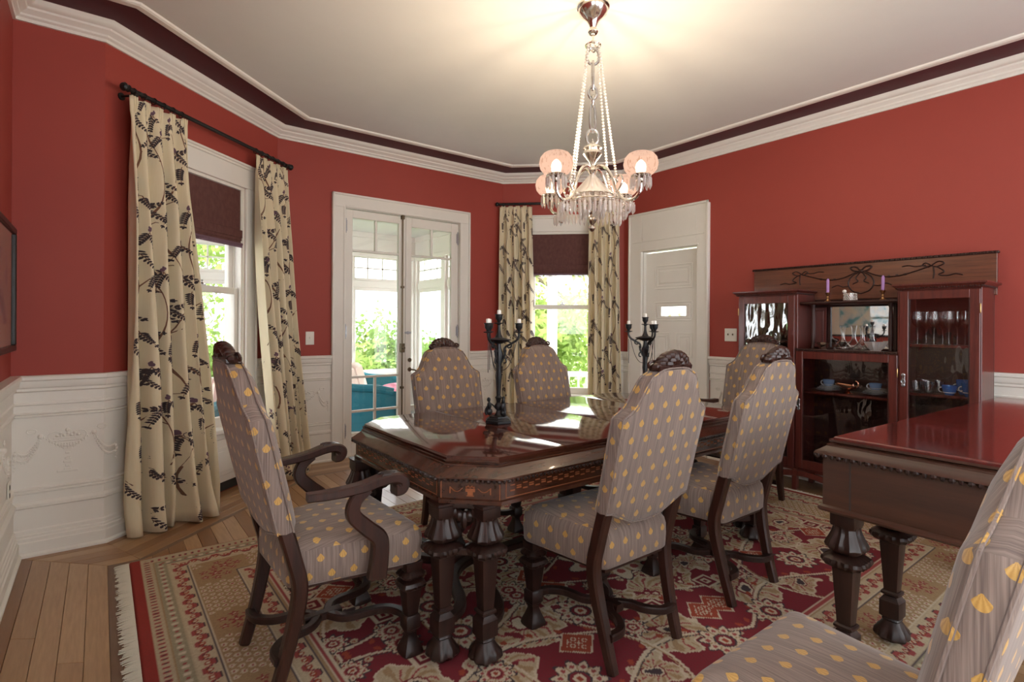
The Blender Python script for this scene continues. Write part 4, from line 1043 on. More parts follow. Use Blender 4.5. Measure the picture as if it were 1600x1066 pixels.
# ================================================================== CURTAINS, RODS, SHADES
def lerp(a, b, t): return a + (b - a) * t
class Curtain:
    def __init__(s, F, top, bot, N, z0=2.565, amp=.042, n_top=.085, n_bot=(.17, .17), ph=0, z1=.012):
        s.F, s.top, s.bot, s.N, s.z0, s.z1, s.amp, s.nt, s.nb, s.ph = F, top, bot, N, z0, z1, amp, n_top, n_bot, ph
    def tn(s, u, z):
        h = (s.z0 - z) / (s.z0 - s.z1); h2 = h ** 1.3
        t = lerp(lerp(s.top[0], s.bot[0], h2), lerp(s.top[1], s.bot[1], h2), u)
        a = s.amp * (.55 + .75 * min(1, h * 4)) * (1 if h > .05 else .7)
        q = 2 * PI * s.N * u + s.ph
        wav = math.sin(q + .5 * math.sin(1.7 * h * PI + u * 5)) + .35 * math.sin(q * .5 + 1.3 + 2 * h)
        sharp = math.copysign(abs(wav) ** .8, wav)
        n = lerp(s.nt, lerp(s.nb[0], s.nb[1], u), h ** 1.6) + a * sharp * (.8 + .4 * h)
        t += .010 * math.sin(q * 2 + h * 3) * h
        if h > .93: n += (h - .93) * .35 * math.sin(q * .7 + 1)
        return t, max(n, .058)
    def pt(s, u, z):
        t, n = s.tn(u, z); return Vector(s.F.pt(t, n, z))
    def surf(s, u, z, off):
        p = s.pt(u, z); e = .004
        du = s.pt(min(u + e, 1), z) - s.pt(max(u - e, 0), z); dz = s.pt(u, min(z + e, s.z0)) - s.pt(u, max(z - e, s.z1))
        nn = du.cross(dz).normalized(); fn = Vector((s.F.n.x, s.F.n.y, 0))
        if nn.dot(fn) < 0: nn = -nn
        return p + nn * off
    def width(s): return (abs(s.top[1] - s.top[0]) + abs(s.bot[1] - s.bot[0])) / 2 * 1.9   # cloth metres across
    def build(s, label, seed, lining=False):
        r = thing('curtain', label, 'curtain', s.F.pt((s.bot[0] + s.bot[1]) / 2, (s.nb[0] + s.nb[1]) / 2, 0), 0, 'floor-length embroidered curtains')
        nu, nz = int(s.N * 18), 44; m = MB()
        zs = [s.z0 - (s.z0 - s.z1) * (k / nz) ** 1.1 for k in range(nz + 1)]
        for z in zs: m.v += [tuple(s.pt(k / nu, z)) for k in range(nu + 1)]
        for a in range(nz):
            for k in range(nu): b = a * (nu + 1) + k; m.f.append((b, b + 1, b + nu + 2, b + nu + 1))
        body = mk('drape', m, 'curtain_cloth', r, 80, world=True)
        md = body.modifiers.new('thickness', 'SOLIDIFY'); md.thickness = .003; md.offset = 0
        # pinch pleats along the heading
        for k in range(int(s.N)):
            u = (k + .5) / s.N; p = s.pt(u, s.z0); p2 = s.surf(u, s.z0 - .10, .004); m = MB()
            for d in (-.011, 0, .011):
                e = Vector((s.F.e.x, s.F.e.y, 0)) * d; nn = Vector((s.F.n.x, s.F.n.y, 0)) * .010
                m.tube([p + e * 1.5 + nn + Vector((0, 0, .012)), p + e + nn * 1.2 + Vector((0, 0, -.05)), p2 + e * .35], [.007, .006, .003], 6)
            m.v = [(x - r.location[0], y - r.location[1], z - r.location[2]) for x, y, z in m.v]; mk('pleat', m, 'curtain_cloth', body)
        # embroidery: climbing vines with leaf sprays, laid out on the flat cloth (metres) and wrapped on the folds
        rnd = random.Random(seed); Wc = s.width(); ml, mv, mf = MB(), MB(), MB()
        S = lambda a, z, o: s.surf(min(max(a / Wc, .004), .996), min(max(z, s.z1 + .01), s.z0 - .005), o)
        def strip(path, w, mb):
            k = len(mb.v)
            for i, (a, z) in enumerate(path):
                b = path[min(i + 1, len(path) - 1)]; c = path[max(i - 1, 0)]; dx, dz = b[0] - c[0], b[1] - c[1]; L = math.hypot(dx, dz) or 1
                ww = w * (1 - .6 * i / len(path)); ox, oz = -dz / L * ww, dx / L * ww
                mb.v += [tuple(S(a + ox, z + oz, .0030)), tuple(S(a - ox, z - oz, .0030))]
            for i in range(len(path) - 1): mb.f.append((k + 2 * i, k + 2 * i + 1, k + 2 * i + 3, k + 2 * i + 2))
        def leaf(a, z, ang, L, w):
            d = (math.cos(ang), math.sin(ang)); q = (-d[1], d[0]); k = len(ml.v)
            for f, g in ((0, 0), (.35, w), (.75, w * .75), (1, 0), (.75, -w * .75), (.35, -w)): ml.v.append(tuple(S(a + d[0] * L * f + q[0] * g, z + d[1] * L * f + q[1] * g, .0034)))
            ml.f.append(tuple(range(k, k + 6)))
        def spray(a, z, ang, L, n):
            path = [(a + math.cos(ang + .25 * i / 8) * L * i / 8, z + math.sin(ang + .25 * i / 8) * L * i / 8) for i in range(9)]; strip(path, .0022, mv)
            for i in range(n):
                f = (i + 1) / n; p = path[min(8, int(f * 8))]; an = ang + .25 * f
                ll = .027 * (1.05 - .5 * f); leaf(p[0], p[1], an + .85, ll, .0056); leaf(p[0], p[1], an - .85, ll, .0056)
            leaf(path[-1][0], path[-1][1], ang + .25, .020, .0045)
        def cluster(a, z):
            b = -PI / 2 + rnd.uniform(-.25, .25)
            spray(a, z, b - .55, rnd.uniform(.09, .12), 7); spray(a, z, b + .45, rnd.uniform(.11, .15), 8)
            if rnd.random() < .6: spray(a, z, b + 1.5 * rnd.choice((-1, 1)), .07, 5)
            c0 = len(mf.v)
            for k in range(3):
                rr = .012 - .003 * k; cx, cz = a + rnd.uniform(-.006, .006), z + .014 + k * .008; kk = len(mf.v)
                for j in range(8): mf.v.append(tuple(S(cx + rr * math.cos(j * PI / 4), cz + rr * math.sin(j * PI / 4), .0040 + .0004 * k)))
                mf.f.append(tuple(range(kk, kk + 8)))
        nv = max(2, int(round(Wc / (.21 if s.F is F2 else .30))))
        for v in range(nv):
            a0 = Wc * (v + .5) / nv; z = s.z1 + .05 + .25 * (v % 2); side = 1 if v % 2 else -1
            while z < s.z0 - .25:
                path = [(a0 + side * .055 * math.sin(PI * i / 10), z + .40 * i / 10) for i in range(11)]; strip(path, .0048, mv)
                mid = path[5]; tw = [(mid[0], mid[1]), (mid[0] + side * .035, mid[1] + .05), (mid[0] + side * .075, mid[1] + .075)]; strip(tw, .0032, mv)
                cluster(tw[-1][0], tw[-1][1]); cluster(a0 - side * .04, z + rnd.uniform(.02, .10)); tw2 = [(path[8][0], path[8][1]), (path[8][0] - side * .04, path[8][1] + .03), (path[8][0] - side * .09, path[8][1] + .02)]; strip(tw2, .003, mv); spray(tw2[-1][0], tw2[-1][1], -PI / 2 - side * .3, .10, 7)
                z += .40; side = -side
            cluster(a0, s.z0 - .06)
        for q, nm, mt in ((ml, 'embroidered_leaves', 'embroid_leaf'), (mv, 'embroidered_vines', 'embroid_vine'), (mf, 'embroidered_flowers', 'embroid_mauve')):
            o = mk(nm, q, mt, body, 0); o['kind'] = 'stuff'
            o.data.transform(Matrix.Translation([-c for c in r.location]))
        return r
def rod(F, t0, t1, z, n, label):
    r = thing('curtain_rod', label, 'curtain rod', F.pt((t0 + t1) / 2, n, z)); 
    m = MB(); m.tube([F.pt(t0, n, z), F.pt(t1, n, z)], .0135, 10); mk('pole', m, 'rod_black', r, world=True)
    for t, s in ((t0, -1), (t1, 1)):
        m = MB(); P = [F.pt(t + s * d, n, z) for d in (0, .006, .012, .020, .034, .046, .052)]; m.tube(P, [.014, .022, .014, .020, .026, .018, .002], 10); mk('finial', m, 'rod_black', r, world=True)
    for t in (t0 + .04, t1 - .04):
        m = MB(); m.tube([F.pt(t, 0.001, z - .02), F.pt(t, n, z - .02)], .007, 8); m.tube([F.pt(t, 0.001, z - .02), F.pt(t, .008, z - .02)], .022, 10); m.tube([F.pt(t - .01, n, z - .01), F.pt(t + .01, n, z - .01)], .018, 10); mk('bracket', m, 'rod_black', r, world=True)
    return r
def rings(r, F, ts, z, n):
    for t in ts:
        m = MB(); m.tube([F.pt(t, n + .019 * math.cos(a), z - .004 + .019 * math.sin(a)) for a in [k * 2 * PI / 12 for k in range(12)]], .0032, 6, True); mk('ring', m, 'rod_black', r, world=True)
r1 = rod(F2, .06, 1.60, 2.605, .10, 'long black curtain rod above the left bay window')
rings(r1, F2, [.09 + .07 * k for k in range(6)] + [1.17 + .07 * k for k in range(6)], 2.605, .10)
r2 = rod(F4, -.02, 1.30, 2.600, .10, 'black curtain rod above the right bay window')
rings(r2, F4, [.02 + .06 * k for k in range(6)] + [.98 + .055 * k for k in range(6)], 2.600, .10)
Curtain(F2, (.05, .50), (.05, .53), 5, amp=.046, n_top=.10, n_bot=(.11, .34), ph=.4).build('embroidered cream curtain at the left side of the left window, nearest and largest', 3)
Curtain(F2, (1.16, 1.58), (1.20, 1.57), 5, amp=.036, n_top=.10, n_bot=(.29, .31), ph=1.4).build('embroidered cream curtain between the left window and the light switch', 8)
Curtain(F4, (-.02, .34), (-.02, .42), 4.5, amp=.034, n_top=.10, n_bot=(.15, .17), ph=.9).build('embroidered cream curtain on the left of the right bay window, behind a candelabra', 12)
Curtain(F4, (.97, 1.30), (.96, 1.34), 4.5, amp=.034, n_top=.10, n_bot=(.17, .15), ph=2.0).build('embroidered cream curtain beside the white panelled door', 17)
def roman(F, W, zb, lab):
    t0, t1 = W[0] + .026, W[1] - .026; zt = W[3] - .025
    r = thing('roman_shade', lab, 'window shade', F.pt((t0 + t1) / 2, -.015, zb), 0, 'dark red roman shades')
    m = MB(); F.box(m, t0, t1, -.020, -.014, zb + .10, zt); mk('shade_panel', m, 'shade_cloth', r, 0, world=True)
    for k in range(3):
        m = MB(); F.box(m, t0, t1, -.024 + .004 * k, -.008 + .006 * k, zb + .035 + .022 * k, zb + .105 + .018 * k, .004); mk('fold', m, 'shade_cloth', r, world=True)
    m = MB(); F.box(m, t0, t1, -.012, .008, zb + .022, zb + .04, .003)
    n = int((t1 - t0) / .014)
    for k in range(n): m.blob(F.pt(t0 + (t1 - t0) * (k + .5) / n, 0, zb + .014), (.006, .006, .012), 6, 4)
    mk('trim_band', m, 'embroid_mauve', r, world=True)
roman(F2, W1, 1.835, 'dark maroon roman shade half lowered in the left bay window')
roman(F4, W2, 1.790, 'dark maroon roman shade half lowered in the right bay window')

# ================================================================== SWITCHES, OUTLET, PICTURE
def plate(F, t, z, gangs, label, name='light_switch', w=.075, h=.118):
    ww = w + .046 * (gangs - 1); r = thing(name, label, 'light switch' if name == 'light_switch' else 'outlet', F.pt(t, 0, z))
    m = MB(); F.box(m, t - ww / 2, t + ww / 2, .0005, .007, z - h / 2, z + h / 2, .003); mk('plate', m, 'switch_plate', r, world=True)
    for k in range(gangs):
        tt = t + (k - (gangs - 1) / 2) * .046; m = MB()
        if name == 'light_switch': F.box(m, tt - .005, tt + .005, .007, .018, z - .004, z + .012, .002); mk('toggle', m, 'old_brass' if gangs > 1 else 'switch_plate', r, world=True)
        else:
            for dz in (-.02, .02): F.box(m, tt - .012, tt + .012, .007, .0085, z + dz - .012, z + dz + .012, .001)
            mk('socket', m, 'dark_slot', r, world=True)
plate(F3, T(1.487), 1.120, 1, 'single white light switch left of the French doors')
plate(FE, Ty(2.69), 1.170, 2, 'double white light switch between the panelled door and the cabinet')
m_ = Fr((XW + .0075, YS), (XW + .0075, Y1)); plate(m_, 3.70 - YS, .39, 1, 'small outlet low on the left wainscot', 'wall_outlet', .06, .10)
pf = thing('framed_print', 'black framed print with cream mat on the red wall at the left edge', 'picture', (XW, 3.27, 1.42))
y0, y1, z0, z1 = 2.70, 3.80, 1.10, 1.735
m = MB()
for a, b, c, d in ((y0, y1, z0, z0 + .03), (y0, y1, z1 - .03, z1), (y0, y0 + .03, z0 + .03, z1 - .03), (y1 - .03, y1, z0 + .03, z1 - .03)): m.box(XW + .002, XW + .028, a, b, c, d, .004)
mk('frame', m, 'frame_black', pf, world=True)
m = MB(); m.box(XW + .002, XW + .010, y0 + .03, y1 - .03, z0 + .03, z1 - .03); mk('mat', m, 'mat_cream', pf, 0, world=True)
m = MB(); m.box(XW + .010, XW + .012, y0 + .20, y1 - .20, z0 + .14, z1 - .14); mk('print', m, 'print_paper', pf, 0, world=True)
m = MB(); m.box(XW + .016, XW + .018, y0 + .03, y1 - .03, z0 + .03, z1 - .03); mk('glazing', m, 'pane', pf, 0, world=True)

# ================================================================== CHINA CABINET
cb = thing('china_cabinet', 'wide dark red wooden china cabinet with glass doors and a mirrored niche', 'cabinet', (4.39, 1.63, 0))
XF, XB = 4.225, 4.545
def cbm(name, mb, mat='cab_wood', parent=None, smooth=35):
    o = mk(name, mb, mat, None, smooth); p = parent or cb
    o.data.transform(Matrix.Translation((-cb.location[0], -cb.location[1], 0))); o.parent = p; return o
def B(x0, x1, y0, y1, z0, z1, b=.003): m = MB(); m.box(x0, x1, y0, y1, z0, z1, b); return m
UN = {'l': (1.94, 2.405, 1.50), 'c': (1.27, 1.94, 1.075), 'r': (.845, 1.27, 1.50)}
cbm('back_panel', B(XB - .012, XB, .845, 2.405, .15, 1.50), 'cab_dark')
for y in (.845, 1.27 - .011, 1.94 - .011, 2.405 - .022):
    for k, xx in enumerate(((XF, XF + .04), (XB - .04, XB))):
        cbm('leg', B(xx[0], xx[1], y - .004, y + .034, 0.001, .16, .004))
    cbm('side_panel', B(XF + .012, XB - .012, y, y + .022, .15, 1.50 if y != 1.27 - .011 or True else 1.1))
for u, (a, b, zt) in UN.items():
    cbm('bottom_board', B(XF + .012, XB - .012, a + .011, b - .011, .15, .172)); cbm('top_board', B(XF + .012, XB - .012, a + .011, b - .011, zt - .022, zt - .001))
    for z in ((.80, 1.12) if u != 'c' else (.745,)): cbm('shelf', B(XF + .035, XB - .012, a + .012, b - .012, z, z + .018))
    # door
    fw = .055; za, zb = .175, zt - .012
    m = MB(); m.box(XF - .004, XF + .018, a + .006, a + fw, za, zb, .003); m.box(XF - .004, XF + .018, b - fw, b - .006, za, zb, .003)
    m.box(XF - .004, XF + .018, a + fw, b - fw, za, za + fw + .01, .003); m.box(XF - .004, XF + .018, a + fw, b - fw, zb - fw, zb, .003)
    d = cbm('glazed_door', m)
    cbm('pane', B(XF + .006, XF + .009, a + fw, b - fw, za + fw + .01, zb - fw, 0), 'wavy_glass' if u == 'l' else 'cab_glass', d, 0)
    bd = .006
    for p in ((a + fw, a + fw + bd, za + fw, zb - fw), (b - fw - bd, b - fw, za + fw, zb - fw)): m = MB(); m.box(XF - .001, XF + .006, p[0], p[1], p[2], p[3]); cbm('glazing_bead', m, 'cab_dark', d, 0)
    yh = {'l': a + .03, 'c': b - .03, 'r': b - .03}[u]; zh = {'l': .86, 'c': .66, 'r': .90}[u]
    m = MB(); m.box(XF - .008, XF - .004, yh - .009, yh + .009, zh - .03, zh + .03, .001); m.blob((XF - .009, yh, zh + .034), (.003, .012, .012), 8, 5); m.blob((XF - .009, yh, zh - .034), (.003, .012, .012), 8, 5)
    m.tube([(XF - .012, yh + .011 * math.sin(q), zh - .008 - .014 * math.cos(q)) for q in [k * 2 * PI / 12 for k in range(12)]], .003, 6, True); cbm('drop_handle', m, 'steel', d)
    yg = {'l': b - .004, 'c': a + .004, 'r': a + .004}[u]
    for z in (zb - .12, za + .15):
        m = MB(); m.lathe([(.002, -.03), (.004, -.025), (.004, .025), (.002, .03)], 8, (XF - .004, yg, z)); cbm('hinge', m, 'brass', d)
# cornices with bead rows
for u in ('l', 'r'):
    a, b, zt = UN[u]; pl = [(XF - .004, a - .002), (XF - .004, b + .002), (XB - .02, b + .002), (XB - .02, a - .002)]
    m = MB(); m.psweep(pl, [(.0, zt - .004), (.006, zt), (.010, zt + .008), (.024, zt + .020), (.030, zt + .024), (.030, zt + .034), (.0, zt + .036)], side=-1); cbm('cornice', m)
    m = MB(); q = offset_poly(pl, -.010)
    bead_row(m, [q[3], q[0], q[1], q[2]], zt + .006, .014, .0055, closed=False); cbm('beading', m, 'carve_dark')
m = MB(); m.tube([(XF - .001, 1.275, 1.078), (XF - .001, 1.936, 1.078)], .007, 8); bead_row(m, [(XF - .006, 1.275), (XF - .006, 1.936)], 1.070, .014, .005, closed=False); cbm('beading', m, 'carve_dark')
# niche: shelf above, mirror behind, turned columns, panelled cheeks
cbm('niche_shelf', B(XF + .05, XB - .012, 1.285, 1.928, 1.418, 1.438))
m = MB(); m.tube([(XF + .052, 1.286, 1.428), (XF + .052, 1.927, 1.428)], .011, 10); cbm('shelf_nosing', m, 'carve_dark')
cbm('mirror', B(4.476, 4.480, 1.375, 1.79, 1.092, 1.405, 0), 'mirror', None, 0)
m = MB(); m.box(4.470, 4.490, 1.355, 1.377, 1.080, 1.418, .002); m.box(4.470, 4.490, 1.788, 1.81, 1.080, 1.418, .002); m.box(4.470, 4.490, 1.377, 1.788, 1.402, 1.418); m.box(4.470, 4.490, 1.377, 1.788, 1.080, 1.094); cbm('mirror_frame', m, 'cab_dark')
for a, b in ((1.82, 1.925), (1.285, 1.345)):
    cbm('niche_panel', B(4.476, 4.486, a, b, 1.09, 1.40, .003), 'cab_wood'); cbm('raised_field', B(4.468, 4.4765, a + .018, b - .018, 1.12, 1.375, .004), 'cab_wood')
for y in (1.345, 1.855):
    m = MB(); m.lathe([(.014, 1.082), (.016, 1.09), (.011, 1.10), (.013, 1.12), (.016, 1.18), (.014, 1.30), (.011, 1.385), (.014, 1.395), (.016, 1.41), (.016, 1.418)], 14, (XF + .10 if y < 1.5 else XF + .10, y, 0)); cbm('column', m, 'cab_dark')
# high back board with carved ribbon garland
cbm('back_board', B(XB - .022, XB, .83, 2.43, 1.46, 1.728), 'cab_wood_y')
m = MB(); m.box(XB - .034, XB, .82, 2.44, 1.726, 1.742, .003); bead_row(m, [(XB - .034, .83), (XB - .034, 2.43)], 1.736, .016, .007, closed=False); cbm('beading', m, 'carve_dark')
m = MB(); xq = XB - .024
def rib(pts, r=.0045): m.tube(crom([(xq, y, z) for y, z in pts], 5), r, 6)
yc = 1.60
for s in (-1, 1):
    rib([(yc + s * .03, 1.665), (yc + s * .12, 1.625), (yc + s * .22, 1.615), (yc + s * .33, 1.640), (yc + s * .43, 1.675)], .005)
    rib([(yc + s * .43, 1.675), (yc + s * .47, 1.70), (yc + s * .50, 1.685), (yc + s * .46, 1.665), (yc + s * .43, 1.675), (yc + s * .40, 1.695), (yc + s * .38, 1.68), (yc + s * .42, 1.665)])
    rib([(yc + s * .44, 1.67), (yc + s * .445, 1.62), (yc + s * .44, 1.585)])
    rib([(yc + s * .46, 1.665), (yc + s * .50, 1.63), (yc + s * .47, 1.61), (yc + s * .52, 1.60), (yc + s * .56, 1.61), (yc + s * .60, 1.60)])
    rib([(yc + s * .40, 1.68), (yc + s * .34, 1.675), (yc + s * .30, 1.685), (yc + s * .26, 1.68)])
    rib([(yc, 1.665), (yc + s * .03, 1.70), (yc + s * .07, 1.70), (yc + s * .05, 1.675), (yc, 1.665)], .006)
    rib([(yc, 1.665), (yc + s * .06, 1.635), (yc + s * .085, 1.58), (yc + s * .06, 1.525), (yc, 1.500)], .005)
    rib([(yc, 1.665), (yc + s * .035, 1.62), (yc + s * .02, 1.595), (yc + s * .055, 1.575)])
    rib([(yc + s * .085, 1.56), (yc + s * .12, 1.555), (yc + s * .16, 1.57), (yc + s * .20, 1.555)])
    for k in range(3): m.blob((xq, yc + s * (.18 + .05 * k), 1.618 + .004 * k), (.005, .012, .009), 6, 5)
m.blob((xq, yc, 1.668), (.009, .016, .014), 8, 6); cbm('carved_garland', m, 'carve_dark')
m = MB(); m.tube(crom([(XF + .004, y, .135 - .03 * math.sin(PI * (y - .87) / 1.51 * 3) ** 2) for y in [.88 + 1.49 * k / 18 for k in range(19)]], 2), 1, w=(.009, .022), up=(0, 0, 1)); cbm('skirt', m)

# ---- contents
def lat(name, prof, seg, c, mat, label=None, cat=None, group=None, sq=0, mod=None):
    m = MB(); m.lathe(prof, seg, (0, 0, 0), sq, mod, caps=True); o = mk(name, m, mat, loc=c)
    if label: tag(o, label, cat, group)
    return o
PLATE = [(.030, 0), (.034, .003), (.060, .006), (.085, .014), (.086, .016), (.060, .010), (.032, .006), (0, .006)]
def cup(c, label, mat, h=.048, r=.040, hand=-1, group=None):
    t = thing('cup', label, 'cup', c, 0, group)
    m = MB(); m.lathe([(r * .55, 0), (r * .60, .004), (r * .80, h * .25), (r * .97, h * .7), (r * 1.02, h), (r * .97, h), (r * .90, h * .65), (r * .5, .010), (0, .010)], 18); mk('bowl', m, mat, t)
    m = MB(); m.lathe([(r * .84, h * .26), (r * .86, h * .26), (r * .88, h * .30), (r * .85, h * .32)], 18); mk('band', m, 'porcelain', t)
    m = MB(); m.tube([(0, hand * (r * .92 + .018 * math.sin(a)), h * .52 + .016 * math.cos(a)) for a in [PI * k / 10 for k in range(11)]], .0038, 6); mk('handle', m, 'porcelain', t); return t
zc_ = .745 + .018 + .0005
for sx, y, side in ((0, 1.765, 'left'), (1, 1.455, 'right')):
    z = zc_
    for k in range(4):
        s = 1.0 - .12 * k; w_ = ['large bottom plate', 'second plate up', 'third plate up', 'small top saucer'][k]
        lat('plate', [(a * s, b) for a, b in PLATE], 24, (4.38 + .004 * k, y, z), 'porcelain', '%s of the %s plate stack in the cabinet\'s middle section' % (w_, side), 'plate', 'plates stacked in the cabinet'); z += .009
    cup((4.385, y, z + .001), 'blue cup on top of the %s plate stack in the cabinet' % side, 'blue_pattern', hand=1, group='blue cups on plate stacks')
sb = thing('sauce_boat', 'copper footed sauce boat with looped handle between the two plate stacks', 'sauce boat', (4.33, 1.612, zc_))
m = MB(); m.lathe([(.030, 0), (.031, .004), (.016, .012), (.010, .022), (.014, .034)], 16); mk('foot', m, 'copper', sb)
m = MB(); m.lathe([(.012, .032), (.030, .036), (.042, .048), (.046, .062), (.044, .062), (.036, .050), (0, .040)], 18); m.xf(lambda x, y, z: (x * .8, y * 1.5 + (.02 if y > .03 else 0), z + max(0, y) * .22)); mk('bowl', m, 'copper', sb)
m = MB(); m.tube([(0, -.05 - .018 * math.sin(a), .072 + .022 * math.cos(a)) for a in [k * 2 * PI / 14 for k in range(12)]], .005, 7); mk('handle', m, 'copper', sb)
zs1, zs2 = 1.12 + .0185, .80 + .0185
GL = [(.030, 0), (.030, .002), (.005, .006), (.0035, .03), (.0035, .10), (.012, .112), (.030, .14), (.034, .17), (.030, .215), (.0285, .215), (.032, .17), (.028, .142), (.004, .114), (0, .112)]
me = None
for i, (x, y) in enumerate(((4.30, 1.185), (4.40, 1.165), (4.31, 1.10), (4.42, 1.08), (4.30, 1.02), (4.40, 1.00), (4.31, .94), (4.43, .92))):
    if me is None:
        m = MB(); m.lathe(GL, 16); o = mk('wine_glass', m, 'glassware', loc=(x, y, zs1)); me = o.data
    else: o = mk('wine_glass', me, None, loc=(x, y, zs1))
    tag(o, 'clear stemmed wine glass on the cabinet\'s upper right shelf, %s row, %s from the left' % (('front', 'back')[i % 2], ('first', 'second', 'third', 'fourth')[i // 2]), 'glass', 'wine glasses on the upper shelf')
TU = [(.024, 0), (.026, .004), (.031, .075), (.0295, .075), (.024, .010), (0, .008)]
me = None
for x, y in ((4.31, 1.19), (4.33, 1.13), (4.39, 1.16), (4.45, 1.19), (4.41, 1.095), (4.47, 1.12)):
    if me is None:
        m = MB(); m.lathe(TU, 16, mod=(.03, 10, .02, .06)); o = mk('tumbler', m, 'glassware', loc=(x, y, zs2)); me = o.data
    else: o = mk('tumbler', me, None, loc=(x, y, zs2))
    tag(o, 'small cut glass tumbler grouped on the lower shelf of the cabinet\'s right side', 'glass', 'tumblers on the lower shelf')
for c, lab, h in (((4.295, 1.015, zs2), 'bright blue mug with white base, front left of the blue mugs', .062), ((4.40, .965, zs2), 'tall blue mug standing behind the other blue mugs', .095), ((4.30, .915, zs2), 'blue mug partly hidden by the right door frame', .085)): cup(c, lab, 'blue_glaze', h, .040, 1, 'blue mugs in the cabinet')
zt_ = 1.0755
lat('silver_bowl', [(.022, 0), (.024, .003), (.020, .006), (.034, .025), (.040, .052), (.043, .058), (.039, .055), (.032, .026), (0, .010)], 16, (4.285, 1.765, zt_), 'silver', 'small fluted silver bowl at the left end of the mirrored niche', 'bowl', mod=(.05, 8, .02, .06))
DEC = [(.060, 0), (.075, .004), (.088, .015), (.085, .028), (.060, .045), (.030, .062), (.018, .085), (.016, .120), (.022, .155), (.032, .185), (.030, .185), (.020, .155), (.014, .12), (.016, .085), (.055, .044), (.080, .026), (.070, .008), (0, .006)]
DEC = [(r * .72, z) for r, z in DEC]
lat('decanter', DEC, 24, (4.375, 1.665, zt_), 'glassware', 'wide-based clear decanter in the niche, left one', 'decanter', 'decanters before the mirror')
lat('decanter', DEC, 24, (4.385, 1.540, zt_), 'glassware', 'wide-based clear decanter in the niche, beside the cut crystal bowl', 'decanter', 'decanters before the mirror')
lat('crystal_bowl', [(.030, 0), (.034, .006), (.028, .010), (.048, .03), (.062, .058), (.068, .070), (.062, .066), (.046, .03), (0, .014)], 24, (4.295, 1.425, zt_), 'crystal', 'cut crystal bowl at the right end of the mirrored niche', 'bowl', mod=(.07, 12, .01, .08))
ztop = 1.4385
for y, lab, s in ((1.765, 'left', 1), (1.405, 'right', 1)):
    lat('candlestick', [(.022, 0), (.023, .004), (.012, .010), (.007, .022), (.010, .032), (.006, .042), (.012, .056), (.018, .068), (.016, .070), (.009, .066), (0, .060)], 16, (4.36, y, ztop), 'brass', 'small brass candlestick, %s one on the cabinet\'s middle shelf' % lab, 'candlestick', 'brass candlesticks')
    lat('candle', [(.0105, 0), (.0105, .100), (.006, .112), (0, .116)], 12, (4.36, y, ztop + .0605), 'wax_purple', 'purple candle in the %s brass candlestick' % lab, 'candle', 'purple candles')
bx = thing('trinket_box', 'round beaded silver trinket box with a pale ball on its rim, between the candlesticks', 'box', (4.37, 1.615, ztop))
m = MB(); m.lathe([(.040, 0), (.041, .003), (.041, .058), (.038, .060), (0, .061)], 22); mk('body', m, 'pewter', bx)
m = MB()
for r in range(5):
    for k in range(20): a = 2 * PI * (k + .5 * (r % 2)) / 20; m.blob((.041 * math.cos(a), .041 * math.sin(a), .008 + .011 * r), .0058, 6, 4)
mk('beadwork', m, 'silver', bx)
m = MB(); m.blob((-.01, .035, .073), .014, 12, 8); mk('ball', m, 'pearl', bx)
